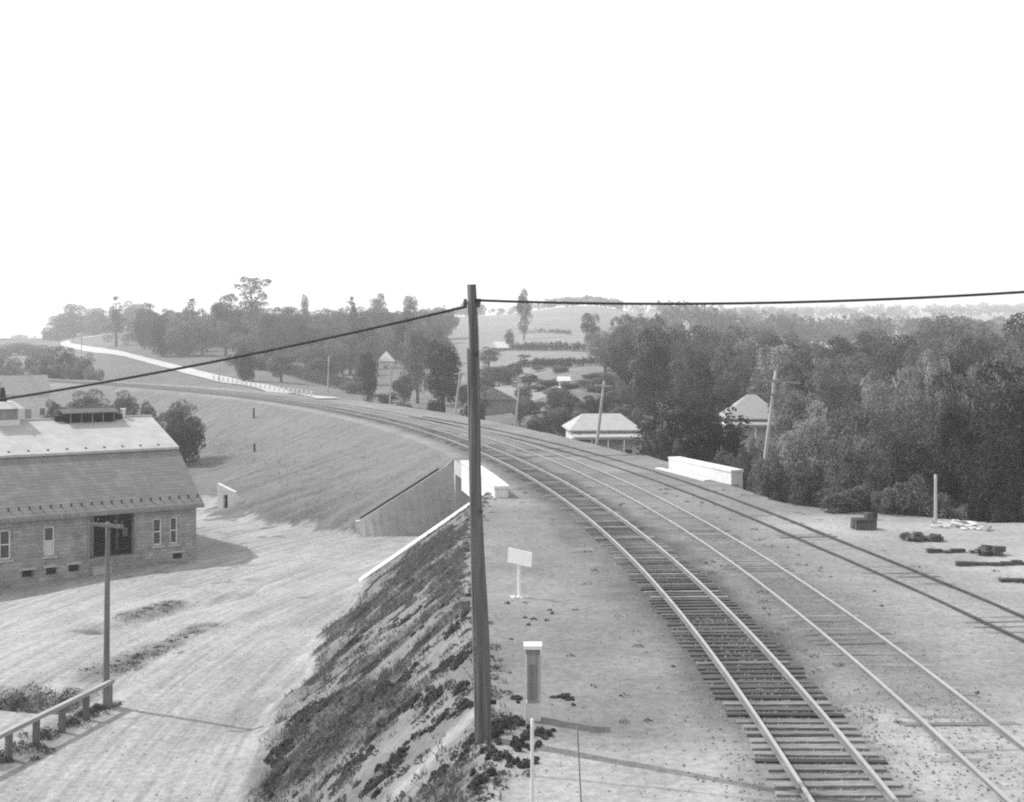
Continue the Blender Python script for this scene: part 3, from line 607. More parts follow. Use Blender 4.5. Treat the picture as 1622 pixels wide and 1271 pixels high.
def cloud_mesh(name, q, f, m):
    me = bpy.data.meshes.new(name); me.vertices.add(len(q)); me.vertices.foreach_set('co', q.astype(np.float32).ravel()); me.loops.add(f.size); me.loops.foreach_set('vertex_index', f.astype(np.int32).ravel())
    me.polygons.add(len(f)); me.polygons.foreach_set('loop_start', np.arange(0, f.size, 4, dtype=np.int32)); me.update(calc_edges=True); me.materials.append(m); return me
PROTO = {}
def proto(kind, seed, m):
    key = (kind, seed, m.name)
    if key in PROTO: return PROTO[key]
    r = np.random.default_rng(100 + seed); lobes = []; limbs = []
    if kind == 'round':
        for i in range(38):
            v = r.normal(size=3); v /= np.linalg.norm(v); k = .55 + .45 * r.random()
            lobes.append((v[0]*.29*k, v[1]*.29*k, .55 + v[2]*.36*k, .06 + .08*r.random(), .85))
        lobes += [(.0, .0, .55, .2, 1.3)]; n, size, rad = 9500, .0135, .39
    elif kind == 'oval':
        for i in range(34):
            z = .16 + .78*r.random(); w = .17 * math.sin(math.pi * min(1, (z - .06) / .97)) ** .6; a = r.random() * 6.28
            lobes.append((math.cos(a)*w*.75, math.sin(a)*w*.75, z, .045 + .05*r.random(), 1.2))
        lobes += [(0, 0, .35, .1, 1.5), (0, 0, .55, .11, 1.5), (0, 0, .75, .09, 1.4)]; n, size, rad = 5200, .013, .22
    elif kind == 'wispy':
        for i in range(70):
            a = r.random() * 6.28; zz = .45 + .53*r.random(); w = (.05 + .27*r.random()) * (1.15 - abs(zz - .82)*1.6); lobes.append((math.cos(a)*w, math.sin(a)*w, zz, .03 + .05*r.random(), .6))
        for i in range(22): lobes.append((r.normal()*.09, r.normal()*.09, .14 + .5*r.random(), .05 + .04*r.random(), 1.1))
        n, size, rad = 5200, .013, .33
    elif kind == 'cone':
        for i in range(40):
            z = .1 + .86*r.random() ** 1.1; w = .26*(1.0 - z) ** .8; a = r.random() * 6.28; lobes.append((math.cos(a)*w, math.sin(a)*w, z, .03 + .09*(1 - z), .8))
        lobes += [(0, 0, .3, .16, 1.3), (0, 0, .55, .1, 1.6)]; n, size, rad = 5200, .014, .3
    else:                                                                             # bush: leaves to the ground
        for i in range(26):
            v = r.normal(size=3); v /= np.linalg.norm(v); k = .5 + .5*r.random(); lobes.append((v[0]*.45*k, v[1]*.45*k, max(.12, .42 + v[2]*.42*k), .12 + .1*r.random(), .9))
        n, size, rad = 4500, .030, .58
    q, f = leaf_cloud(lobes, n, size, 50 + seed); cm = cloud_mesh('crown', q, f, m)
    t = MB(); lean = r.normal(size=2)*.02
    if kind == 'bush':
        for i in range(5): a = r.random()*6.28; t.tube([(math.cos(a)*.05, math.sin(a)*.05, -.05), (math.cos(a)*.14, math.sin(a)*.14, .3), (math.cos(a)*.25, math.sin(a)*.25, .6)], [.022, .015, .005], 5)
    else:
        top = .8 if kind in ('oval', 'cone', 'wispy') else .62; w0 = .024 if kind != 'oval' else .018
        t.tube([(0, 0, -.06), (lean[0]*.3, lean[1]*.3, .12), (lean[0], lean[1], top*.55), (lean[0]*1.5, lean[1]*1.4, top)], [w0*1.35, w0, w0*.75, w0*.3], 8)
        for i in range(9):
            lb = lobes[r.integers(len(lobes))]; z0 = max(.16, min(top*.8, lb[2] - .18)); t.tube([(lean[0]*z0, lean[1]*z0, z0), (lb[0]*.5, lb[1]*.5, (z0 + lb[2])*.52), (lb[0], lb[1], lb[2])], [w0*.42, w0*.28, w0*.08], 5)
    tm = t.mesh('trunk', BARK, True); PROTO[key] = (cm, tm, rad); return PROTO[key]
TROOTS = {}
def zone(px, Y, kind):
    if px < 90: return 'far pale tree on the plain at the left edge', 'trees on the far plain'
    if px < 230: return 'hazy tree at the left end of the hill, beyond the bend of the pale road', 'trees at the left end of the hill'
    if px < 400: return 'hazy tree on the hill above the long straight of the pale road', 'trees above the pale road'
    if px < 560: return 'grey tree on the middle of the wooded hill above the white guard posts', 'trees in the middle of the wooded hill'
    if px < 745: return 'tree on the wooded hill around the white peaked house', 'trees around the white peaked house'
    if px < 880: return 'garden tree among the cottages just right of the tall pole', 'garden trees among the cottages'
    if px < 1030 and Y > 100: return 'tree behind the pale hipped roof with the long porch', 'trees behind the long porch house'
    if Y < 100:
        if px < 1400: return 'front tree of the wood between the crossarm pole and timber stack', 'front trees left of the timber stack'
        if px < 1510: return 'front tree of the wood behind the pale yard post', 'front trees behind the yard post'
        return 'front tree of the wood near the right edge, beyond the tie rows', 'front trees at the right edge'
    if px < 1200: return 'hazy tree deep in the wood above the broad dark tree', 'wood above the broad dark tree'
    if px < 1420: return 'hazy tree deep in the wood right of the crossarm pole', 'wood right of the crossarm pole'
    return 'hazy tree deep in the wood towards the right edge', 'wood towards the right edge'
NT = [0]
def tree(kind, px, ytop, Y, wpx, label, group=None, seed=None, m=None, name=None, cat=None, zb=None, hmin=1.0):
    seed = random.randrange(3) if seed is None else seed; m = m or LEAF
    X = X_(px, Y); z = H(X, Y) if zb is None else zb; h = max(hmin, Z_(ytop, Y) - z); w = wpx * Y / F
    key = (kind, seed, m.name); nm = name or ('shrub' if kind == 'bush' else 'tree')
    if (key, nm) in TROOTS: o = copy_tree(TROOTS[(key, nm)])
    else:
        cm, tm, rad = proto(kind, seed, m); o = empty(nm, (0, 0, 0)); link('trunk' if kind != 'bush' else 'stem', tm, o); link('crown', cm, o); TROOTS[(key, nm)] = o
    for k_ in ('group',):
        if k_ in o: del o[k_]
    rad = PROTO[key][2]; o.location = (X, Y, z - .05); s_ = w / (2 * rad); o.scale = (s_, s_ * random.uniform(.9, 1.1), h); o.rotation_euler = (0, 0, random.uniform(0, 6.28))
    if label is None: label, group = zone(px, Y, kind)
    tag(o, label, cat or ('shrub' if kind == 'bush' else 'tree'), group); NT[0] += 1
    return o
# unmistakable single trees
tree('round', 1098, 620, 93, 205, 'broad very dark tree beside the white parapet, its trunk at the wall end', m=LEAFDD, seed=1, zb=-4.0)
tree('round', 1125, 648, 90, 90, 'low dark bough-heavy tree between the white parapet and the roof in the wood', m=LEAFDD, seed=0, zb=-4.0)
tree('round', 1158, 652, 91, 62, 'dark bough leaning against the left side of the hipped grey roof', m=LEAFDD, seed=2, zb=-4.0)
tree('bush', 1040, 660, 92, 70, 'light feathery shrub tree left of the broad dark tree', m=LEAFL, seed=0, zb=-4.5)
tree('round', 285, 622, 133, 88, 'bushy tree at the foot of the embankment behind the barn end', seed=2, zb=-4.8)
tree('bush', 292, 655, 129, 70, 'dark shrub under the bushy tree behind the barn end', m=LEAFD, seed=1, zb=-4.8)
tree('round', 195, 614, 150, 75, 'rounded dark tree right behind the barn flue', seed=0, m=LEAFD, zb=-5)
tree('round', 140, 613, 158, 75, 'wide tree behind the long ridge ventilator of the barn', seed=1, zb=-5)
tree('bush', 92, 622, 160, 60, 'shrubby tree at the left end of the ventilator', seed=2, zb=-5)
tree('bush', 232, 630, 148, 50, 'grey shrub between the two trees behind the barn', seed=0, zb=-5)
tree('oval', 830, 460, 450, 30, 'tall oval tree standing alone on the hill skyline by the wire', seed=0)
tree('oval', 936, 496, 330, 36, 'dark oval tree with bare trunk at the right end of the hill hedge', seed=1, m=LEAFD)
tree('round', 807, 520, 378, 20, 'small dark tree behind the bright-roofed field barn', m=LEAFD)
tree('wispy', 398, 440, 400, 62, 'tallest skyline tree, with a ragged wind-blown open crown', seed=1)
tree('round', 358, 462, 380, 66, 'large full tree left of the ragged tallest skyline tree', seed=1)
tree('cone', 184, 468, 470, 46, 'pointed tree on the far left of the skyline', seed=0)
tree('cone', 304, 470, 450, 44, 'narrow pointed skyline tree left of the large full one', seed=1)
tree('cone', 556, 468, 380, 48, 'spire-like dark tree on the middle of the wooded skyline', seed=2)
tree('oval', 483, 468, 480, 16, 'thin pale poplar tip rising from the wooded skyline', seed=2)
tree('oval', 599, 466, 520, 36, 'pale rounded far tree on the skyline', seed=0)
tree('oval', 650, 469, 420, 34, 'narrow tree on the skyline left of the tall pole', seed=1)
tree('round', 662, 496, 215, 70, 'tall dark tree in front of the hillside, two trees left of the pole', seed=0)
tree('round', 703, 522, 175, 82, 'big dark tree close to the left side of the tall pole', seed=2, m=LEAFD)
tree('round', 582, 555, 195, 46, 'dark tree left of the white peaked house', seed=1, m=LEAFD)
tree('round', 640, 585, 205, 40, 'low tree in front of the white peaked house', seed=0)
ROADY = 690.0; print('roady', [round(at(x, y).y) for x, y in ((170, 557), (128, 551), (104, 546), (103, 541), (125, 536), (160, 532), (200, 528))])
G1 = 'trees along the wooded skyline of the hill'; L1 = 'hazy grey tree on the wooded hill left of the tall pole'
for (px, yt, Y, w) in ((118, 482, 480, 38), (150, 488, 470, 36), (212, 474, 480, 40), (232, 477, 490, 40), (243, 490, 400, 52), (274, 491, 440, 40), (332, 494, 430, 40), (378, 495, 410, 60), (412, 484, 420, 42), (432, 484, 430, 40),
                       (455, 486, 440, 40), (472, 485, 400, 40), (505, 487, 430, 46), (530, 492, 420, 46), (570, 490, 400, 50), (622, 488, 440, 46), (640, 492, 430, 40), (90, 500, 520, 30), (100, 495, 500, 30), (295, 500, 380, 44), (320, 508, 370, 40), (580, 500, 380, 46), (670, 492, 450, 40), (690, 496, 460, 40)):
    if px < 215: Y = ROADY + random.uniform(20, 110)
    tree(random.choice(['round', 'round', 'oval']) if w < 42 else 'round', px, yt, Y, w * 1.15, None)
rr = random.Random(5)
for i in range(40):
    px = rr.uniform(385, 700); Y = rr.uniform(245, 400)
    if 585 < px < 640 and Y < 345: continue
    yt = rr.uniform(505, 560) if Y > 300 else rr.uniform(530, 580)
    tree('round' if rr.random() < .7 else 'bush', px, yt, Y, rr.uniform(40, 70), None, m=LEAF if rr.random() < .7 else LEAFD)
for i in range(24):
    px = rr.uniform(105, 420); Y = rr.uniform(430, 540) if px > 215 else rr.uniform(ROADY + 40, ROADY + 140); tree(rr.choice(['round', 'round', 'bush']), px, rr.uniform(496, 522), Y, rr.uniform(32, 56), None)
rr = random.Random(55)
for i in range(38):
    px = rr.uniform(222, 470); Y = rr.uniform(360, 520); tree(rr.choice(['round', 'round', 'bush']), px, rr.uniform(487, 512), Y, rr.uniform(36, 60), None, m=rr.choice([LEAF, LEAFD]))
for i in range(32):
    px = rr.uniform(228, 715); tree('round', px, rr.uniform(479, 494), rr.uniform(420, 500), rr.uniform(38, 58), None, m=rr.choice([LEAF, LEAFD]))
for i in range(26):
    px = rr.uniform(78, 222); Y = ROADY + rr.uniform(15, 120); tree(rr.choice(['round', 'bush']), px, 490 + max(0, 130 - px) * .55 + rr.uniform(0, 14), Y, rr.uniform(26, 40), None, m=rr.choice([LEAF, LEAFD]))
for i in range(26):
    px = rr.uniform(430, 700); Y = rr.uniform(300, 420)
    if 590 < px < 632 and Y < 345: continue
    tree('round', px, rr.uniform(497, 535), Y, rr.uniform(44, 66), None, m=rr.choice([LEAF, LEAFD]))
for (px, yt, Y, w, k) in ((75, 548, 290, 42, 'round'), (103, 546, 285, 48, 'round'), (132, 556, 270, 44, 'round'), (52, 556, 310, 36, 'round'), (20, 560, 330, 40, 'round'), (-8, 552, 330, 44, 'round'), (120, 572, 262, 60, 'bush'), (80, 575, 262, 60, 'bush'), (150, 578, 258, 40, 'bush'), (5, 575, 280, 60, 'bush'), (40, 580, 280, 50, 'bush')):
    tree(k, px, yt, Y, w, 'tree in the valley clump left of the curved embankment', 'trees in the left valley')
rr = random.Random(9)
for i in range(22):
    px = rr.uniform(-60, 95); Y = rr.uniform(420, 1500); tree('bush', px, HY + 9000 / Y - rr.uniform(2, 9), Y, rr.uniform(30, 60), 'far pale tree on the plain at the left edge', 'trees on the far plain')
# village trees between the pole and the dark tree
LV = 'garden tree among the cottages right of the tall pole'; GV = 'garden trees among the cottages'
for (px, yt, Y, w, k, m) in ((775, 548, 300, 40, 'round', LEAF), (790, 575, 240, 46, 'round', LEAF), (815, 570, 250, 40, 'round', LEAF), (838, 590, 230, 40, 'round', LEAF), (865, 600, 220, 40, 'round', LEAF), (770, 585, 205, 44, 'round', LEAFD), (830, 605, 190, 36, 'round', LEAF), (880, 622, 170, 46, 'round', LEAFD), (905, 618, 165, 46, 'round', LEAFD), (935, 624, 160, 50, 'round', LEAFD), (965, 618, 165, 46, 'round', LEAFD), (870, 645, 150, 40, 'bush', LEAF), (850, 655, 145, 40, 'bush', LEAF), (895, 640, 150, 36, 'bush', LEAF), (985, 600, 170, 50, 'round', LEAF), (960, 585, 200, 50, 'round', LEAF), (1000, 640, 128, 46, 'bush', LEAF), (740, 600, 200, 40, 'round', LEAFD), (752, 625, 165, 46, 'bush', LEAFD), (690, 620, 165, 40, 'bush', LEAFD), (915, 685, 112, 20, 'bush', LEAF), (925, 600, 210, 40, 'round', LEAF), (612, 620, 215, 44, 'bush', LEAFD), (560, 600, 235, 40, 'bush', LEAF), (640, 632, 180, 40, 'bush', LEAF), (1010, 590, 180, 50, 'round', LEAF)):
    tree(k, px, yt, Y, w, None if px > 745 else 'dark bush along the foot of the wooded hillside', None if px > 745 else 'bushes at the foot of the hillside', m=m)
rr = random.Random(77)
for i in range(38):
    px = rr.uniform(765, 1010); Y = rr.uniform(150, 235); tree(rr.choice(['round', 'round', 'bush']), px, rr.uniform(603, 640) if Y > 180 else rr.uniform(622, 650), Y, rr.uniform(34, 56), None, m=rr.choice([LEAF, LEAF, LEAFD]))
for i in range(16):
    px = rr.uniform(770, 1000); Y = rr.uniform(240, 330); tree(rr.choice(['round', 'bush']), px, HY + 9500 / Y + rr.uniform(3, 16), Y, rr.uniform(24, 40), None, m=LEAF)
# the wood on the right, back rows first
TOPX = [940, 990, 1050, 1100, 1200, 1300, 1400, 1450, 1490, 1540, 1600, 1700, 1800]; TOPY = [520, 492, 497, 506, 520, 528, 524, 512, 503, 496, 490, 486, 486]
GW = 'trees of the dense wood on the right'
rr = random.Random(21); rows = []
for (Y0, lo, hi, step, off) in ((235, 955, 1500, 44, 0), (205, 965, 1560, 46, 2), (175, 990, 1260, 48, 8), (150, 1015, 1680, 58, 14), (128, 1075, 1700, 60, 22), (112, 1268, 1710, 64, 30), (97, 1272, 1720, 70, 42), (84, 1268, 1740, 76, 60), (73, 1285, 1760, 84, 84), (65.5, 1330, 1760, 86, 130)):
    px = lo + rr.uniform(0, step * .6)
    while px < hi:
        top = np.interp(px, TOPX, TOPY); Y = Y0 * rr.uniform(.95, 1.05)
        if px > 1430 and Y0 < 130: off_ = off * .6
        else: off_ = off
        yt = top + off_ * rr.uniform(.55, 1.25) + rr.uniform(-3, 12)
        tree('round' if rr.random() < .8 else 'oval', px, yt, Y, step * rr.uniform(1.2, 1.9), None, m=LEAF if rr.random() < .55 else (LEAFD if rr.random() < .4 else LEAFL))
        px += step * rr.uniform(.75, 1.15)
for (Y0, lo, hi, step, a, b) in ((67, 1215, 1340, 36, 700, 750), (63.5, 1270, 1760, 34, 715, 775), (61.2, 1330, 1760, 38, 745, 790)):
    px = lo
    while px < hi:
        Y = Y0 * rr.uniform(.985, 1.015) - max(0, px - 1330) * .008
        tree('bush', px, rr.uniform(a, b), Y, step * rr.uniform(1.1, 1.9), 'shrub at the wood edge ' + ('right of the crossarm pole' if px < 1400 else 'behind the pale yard post' if px < 1510 else 'near the right edge of the yard'), 'shrubs at the wood edge, ' + ('left' if px < 1400 else 'middle' if px < 1510 else 'right'), m=rr.choice([LEAF, LEAF, LEAFD, LEAFL])); px += step * rr.uniform(.8, 1.1)
tree('round', 1600, 560, 59.5, 150, 'tree with dark trunk in the open at the far right edge of the yard', seed=1, m=LEAFD)
# the shrubs that fill the bank behind the right parapet
for (px, yt, Y, w) in ((1130, 700, 82, 60), (1175, 695, 80, 60), (1205, 715, 76, 50), (1245, 705, 76, 50), (1150, 712, 84, 50), (1080, 690, 90, 50)):
    tree('bush', px, yt, Y, w, 'shrub on the bank between white parapet and crossarm pole', 'shrubs behind the white parapet', m=rr.choice([LEAF, LEAFD]))
tree('round', 1262, 590, 100, 92, 'leafy tree crowding the right side of the hipped grey roof', m=LEAF, seed=2)
for (px, yt, Y, w) in ((1222, 672, 96, 46), (1246, 664, 98, 50), (1205, 690, 92, 36), (1185, 684, 90, 40)):
    tree('bush', px, yt, Y, w, 'tall shrub hiding the lower wall of the house behind the crossarm pole', 'shrubs before the hipped grey roof', m=rr.choice([LEAF, LEAFL]))
# far wooded ridges: one mass nobody could count
def woods(name, label, segs, seed, m=LEAF):
    r = np.random.default_rng(seed); qs = []; fs = []; n0 = 0
    for (px0, px1, Y, h, n) in segs:
        for i in range(n):
            px = r.uniform(px0, px1); Yi = Y * r.uniform(.93, 1.07); X = X_(px, Yi); z = H(X, Yi); hh = h * r.uniform(.6, 1.2); w = hh * r.uniform(.5, .9)
            lob = [(r.normal()*w*.4, r.normal()*w*.4, hh*(.35 + .5*r.random()), w*.45, .8) for _ in range(5)]
            q, f = leaf_cloud(lob, 70, hh * .14, seed + i); q += np.array([X, Yi, z]); qs.append(q); fs.append(f + n0); n0 += len(q)
    return tag(link(name, cloud_mesh(name, np.concatenate(qs), np.concatenate(fs), m)), label, kind='stuff')
woods('distant_woods', 'far hazy woods along the skyline ridge and hilltop', [(872, 985, 1000, 7, 60), (985, 1330, 1750, 10, 150), (1150, 1640, 1850, 11, 190), (1000, 1640, 1300, 10, 120), (640, 760, 900, 8, 45), (700, 880, 1120, 6, 40), (1050, 1640, 800, 10, 90), (1000, 1640, 520, 11, 90), (-80, 110, 2400, 11, 90), (-80, 110, 1500, 9, 40)], 31)
# hedgerows between the hill fields
def hedge(label, pts, h, dens, seed):
    r = np.random.default_rng(seed); qs = []; fs = []; n0 = 0
    for (a, b) in zip(pts[:-1], pts[1:]):
        L_ = (b - a).length; n = max(3, int(L_ * dens * 1.8))
        for i in range(n):
            p = a.lerp(b, (i + r.random()) / n); z = H(p.x, p.y); hh = h * r.uniform(.5, 1.3)
            lob = [(r.normal()*hh*.3, r.normal()*hh*.3, hh*(.3 + .4*r.random()), hh*.4, .9) for _ in range(3)]
            q, f = leaf_cloud(lob, 45, hh * .13, seed + i); q += np.array([p.x, p.y, z]); qs.append(q); fs.append(f + n0); n0 += len(q)
    return tag(link('hedge', cloud_mesh('hedge', np.concatenate(qs), np.concatenate(fs), LEAFD)), label, 'hedge')
def gp(*a): return [at(x, y) for x, y in a]
hedge('dark hedge across the hill below the lone skyline tree', gp((812, 556), (860, 556), (925, 558)), 2.0, .9, 3)
hedge('lower hedge crossing the hill just above the cottage gardens', gp((822, 582), (900, 583), (1005, 582)), 1.7, 1.2, 5)
hedge('thin upper hedge by the lone skyline tree', gp((832, 529), (870, 528), (905, 531)), 1.5, .5, 7)
hedge('low scrub line along the wooded hillside above the white posts', gp((360, 578), (440, 590), (520, 612), (580, 625)), 2.2, .8, 9)

# ------------------------------------------------------------------ the pale road on the far hill, its guard posts
rd = [at(x, y) for x, y in ((520, 633), (495, 628), (440, 618), (390, 609), (345, 600), (300, 589), (270, 581), (240, 573), (205, 564))] + [at(x, y) for x, y in ((170, 557), (128, 551), (104, 546), (103, 541), (125, 536), (160, 532), (200, 528))]
pts = []
for a, b in zip(rd[:-1], rd[1:]):
    n = max(2, int((b - a).length / 4)); pts += [a.lerp(b, i / n) for i in range(n)]
pts.append(rd[-1]); v = []; f = []
arr = np.array([(p.x, p.y) for p in pts]); sm = arr.copy()
for _ in range(6): sm[1:-1] = (sm[:-2] + sm[1:-1] * 2 + sm[2:]) / 4
for i, p in enumerate(sm):
    t = sm[min(i+1, len(sm)-1)] - sm[max(i-1, 0)]; t = t / np.hypot(*t); nrm = np.array([-t[1], t[0]]); w = 2.3 if i > 3 else 1.6
    for k in (-1, -.5, 0, .5, 1): q = p + nrm * w * k; v.append((q[0], q[1], H(q[0], q[1]) + .14))
    if i:
        for k in range(4): f.append(((i-1)*5+k, (i-1)*5+k+1, i*5+k+1, i*5+k))
mb = MB(); mb.add(v, f); tag(mb.build('road', mat('dusty_road', .42, .12, (.5, .5, .5)), smooth=True), 'pale dusty road winding up the far hill', kind='structure')
gp0 = MB(); gp0.box(-.16, .16, -.16, .16, -.3, .95); gpm = gp0.mesh('guard_post', WHITE)
for i in range(22):
    t = i / 21; p = at(345 + 155 * t, 601 + 28.5 * t); o = link('guard_post', gpm); o.location = (p.x - .3, p.y - 2.2, H(p.x - .3, p.y - 2.2))
    tag(o, 'white guard post in the row along the pale road above the rails', 'post', 'white guard posts by the pale road')

# ------------------------------------------------------------------ poles
def pole(label, base, top, r0, r1, m=OLDWOOD, arms=(), name='utility_pole', wind=0.0, arm_m=None):
    root = empty(name, base); tag(root, label, 'pole'); d = Vector(top) - Vector(base); n = 10
    pts = [Vector((0, 0, -.5))] + [d * (i / n) + Vector((wind * math.sin(i * .9), 0, 0)) for i in range(n + 1)]
    mb = MB(); mb.tube(pts, [r0 * 1.03] + [r0 + (r1 - r0) * i / n for i in range(n + 1)], 12); mb.build('shaft', m, root, True)
    for (h, L, tilt) in arms:
        c = d * h; a = MB(); M = Matrix.Translation(c + Vector((0, -r0 - .05, 0))) @ Matrix.Rotation(tilt, 4, 'Y'); a.box(-L/2, L/2, -.05, .05, -.06, .06, M); ao = a.build('crossarm', arm_m or m, root)
        for k in (-.45, -.25, .25, .45):
            i_ = MB(); i_.tube([M @ Vector((k*L, 0, .06)), M @ Vector((k*L, 0, .2))], [.035, .028], 6); i_.build('insulator', GLASS, ao)
    return root
base = at(766, 1170); Yp = base.y
topv = Vector((X_(746, Yp), Yp + .0, Z_(451, Yp)))
tp = pole('tall dark wooden pole standing nearest the camera beside the slope', base, topv, .172, .095, POLEW, wind=.03)
tp['label'] = 'tall dark wooden pole standing nearest the camera at the top of the slope'
d = topv - base
mb = MB(); mb.tube([Vector((-.165, -.03, 0)) + d * .0, Vector((-.15, -.03, 0)) + d * .35, Vector((-.105, -.02, 0)) + d * .86], .022, 6); mb.build('ground_wire', GREYWOOD, tp)
for h in (.845, .50): mb = MB(); q = d * h; mb.tube([q + Vector((.09, -.05, 0)), q + Vector((.09, -.2, .02))], .03, 6); mb.build('bolt', IRON, tp)
for sx in (-.13, .14): mb = MB(); q = d * .962; mb.tube([q + Vector((sx, -.02, -.12)), q + Vector((sx, -.02, -.02)), q + Vector((sx, -.02, .06))], [.035, .05, .03], 8); mb.build('insulator', GLASS, tp)
q = d * .965; mb = MB(); mb.box(q.x + .08, q.x + .2, q.y - .08, q.y + .04, q.z - .035, q.z + .035); mb.build('bracket', IRON, tp)
q = d * .08; mb = MB(); mb.box(q.x + .16, q.x + .29, q.y - .06, q.y + .02, q.z - .04, q.z + .04); mb.build('step', IRON, tp)
b2 = at(168, 1118); t2 = Vector((X_(171, b2.y), b2.y, Z_(827, b2.y)))
pole('slim pole with one crossarm at the end of the wooden guard rail', b2, t2, .12, .085, OLDWOOD, arms=((.985, 1.25, R(5)),))
b3 = Vector((X_(1205, 69), 69, H(X_(1205, 69), 69))); pole('leaning pole with two long crossarms right of the white parapet', b3, (X_(1229, 69), 69, Z_(588, 69)), .14, .09, mat('pale_pole', .36, .3, (9, 9, .8)), arm_m=GREYWOOD, arms=((.92, 2.7, R(4)), (.815, 2.6, R(3))))
for (bx, by, tx, ty, Y, lab) in ((945, 706, 957, 604, 99, 'leaning bare pole in front of the pale hipped roof'), (815, 672, 823, 608, 128, 'leaning pole just right of the tall dark pole, by the wooden house'), (721, 657, 729, 588, 137, 'thin leaning pole just left of the tall dark pole'), (617, 640, 620, 575, 165, 'thin pole below the white peaked house'), (518, 618, 521, 566, 190, 'thin pole right of the row of white guard posts'), (347, 603, 348, 578, 250, 'short pole beside the pale road above the embankment'), (129, 545, 129, 520, 330, 'far thin pole at the bend of the pale road')):
    x0 = X_(bx, Y); z0 = min(H(x0, Y), Z_(by, Y)); pole(lab, (x0, Y, z0), (X_(tx, Y), Y, Z_(ty, Y)), .13, .09, mat('pale_pole', .36, .3, (9, 9, .8)), arms=((.93, 1.3, R(4)),) if Y < 170 else ())
for (bx, by, tx, ty) in ((1482, 828, 1482, 752),):
    b_ = at(bx, by); pole('pale upright post in the sandy yard by the scrap heap', b_, (X_(tx, b_.y), b_.y, Z_(ty, b_.y)), .075, .065, mat('pale_post', .42, .15), name='post')
for (px, y0, y1, lab) in ((402, 663, 647, 'upper of two short dark stakes on the embankment slope'), (403, 716, 703, 'lower of two short dark stakes on the embankment slope')):
    b_ = at(px, y0); pole(lab, b_, (b_.x, b_.y, b_.z + (y0 - y1) * b_.y / F), .12, .1, IRON, name='stake')

# wires
def wire(label, a, b, sag, r=.012, n=28):
    a, b = Vector(a), Vector(b); mb = MB(); mb.tube([a.lerp(b, i / n) - Vector((0, 0, sag * 4 * (i / n) * (1 - i / n))) for i in range(n + 1)], r, 6); return tag(mb.build('wire', WIREM), label, 'wire')
pt = base + d * .962
Yw = 30.0; wire('heavy wire running from the tall pole down to the left edge', pt + Vector((-.1, 0, -.1)), (X_(-160, Yw), Yw, Z_(657, Yw)), .16, .028)
Yw = 24.0; wire('heavy wire running from the tall pole to the right edge', pt + Vector((.14, 0, .03)), (X_(1720, Yw), Yw, Z_(456, Yw)), .17, .026)
wire('thin telegraph wire from the leaning crossarm pole to the next pole', (X_(1200, 69), 69, Z_(606, 69)), (X_(957, 99), 99, Z_(612, 99)), .5, .012)
wire('thin telegraph wire from the leaning crossarm pole out to the right', (X_(1265, 69), 69, Z_(612, 69)), (X_(1720, 45), 45, Z_(600, 45)), .5, .012)
wire('thin telegraph wire between the two poles past the porch roof', (X_(957, 99), 99, Z_(610, 99)), (X_(823, 128), 128, Z_(612, 128)), .4, .012)
wire('thin telegraph wire passing behind the tall pole', (X_(823, 128), 128, Z_(613, 128)), (X_(729, 137), 137, Z_(594, 137)), .4, .012)

# ------------------------------------------------------------------ things beside the line
q = at(822, 947); sg = empty('sign', q, R(-38)); tag(sg, 'blank pale board sign on a white post in the cinder strip', 'sign')
k = q.y / F
mb = MB(); mb.box(-.045, .045, -.045, .045, -.3, 60 * k); mb.build('post', WHITE, sg)
mb = MB(); M = Matrix.Rotation(R(4), 4, 'Y'); mb.box(-24*k, 23.5*k, -.085, -.048, 53*k, 76*k, M); mb.build('board', mat('sign_board', .72, .08, (6, 6, 6)), sg)
for i in range(9):
    a = random.uniform(0, 6.28); r_ = random.uniform(.1, .3); s_ = random.uniform(.04, .09)
    mb = MB(); mb.tube([(math.cos(a)*r_, math.sin(a)*r_*.7, -.04), (math.cos(a)*r_, math.sin(a)*r_*.7, s_*.5), (math.cos(a)*r_*1.05, math.sin(a)*r_*.7, s_)], [s_*1.2, s_*1.1, s_*.5], 7); mb.build('stone', CONC, sg)
q = at(844, 1140); k = q.y / F; cb = empty('signal_cabinet', q); tag(cb, 'narrow upright wooden cabinet with a white cap beside the weeds', 'cabinet')
def bx(nm, x0, x1, y0, y1, z0, z1, m, par): mb = MB(); mb.box(x0, x1, y0, y1, z0, z1); return mb.build(nm, m, par)
w = 12.5 * k
bx('base', -w, w, -w, w, -.2, 28*k, PALEW, cb); body = bx('body', -w*.74, w*.74, -w*.86, w*.86, 28*k + .002, 104*k, mat('cabinet_wood', .27, .3, (9, 9, 1.2)), cb)
bx('corner_board', -w*1.02, -w*.82, -w*.95, -w*.8, 28*k + .004, 105*k, PALEW, cb); bx('corner_board', w*.84, w*.95, -w*.95, -w*.82, 28*k + .004, 105*k, GREYWOOD, cb)
bx('door_panel', -w*.4, w*.4, -w*.86 - .02, -w*.86 - .001, 34*k, 88*k, GREYWOOD, body); bx('neck', -w*.9, w*.9, -w*.9, w*.9, 104*k + .002, 113*k, GREYWOOD, cb)
bx('cap', -14.5*k, 14.5*k, -14.5*k, 14.5*k, 113*k + .002, 119*k, WHITE, cb)
Yt = 22.6
for (px, yt, dx, r_, m, lab, tilt) in ((843, 1139, 0, .032, PALEW, 'slim pale stake in front of the white-capped cabinet', 0.0), (921, 1150, 0, .014, GREYWOOD, 'thin grey rod right of the white-capped cabinet', -.075)):
    x0 = X_(px, Yt); z0 = H(x0, Yt); zt = Z_(yt, Yt); pole(lab, (x0, Yt, z0), (x0 + tilt, Yt, zt), r_, r_ * .95, m, name='stake')
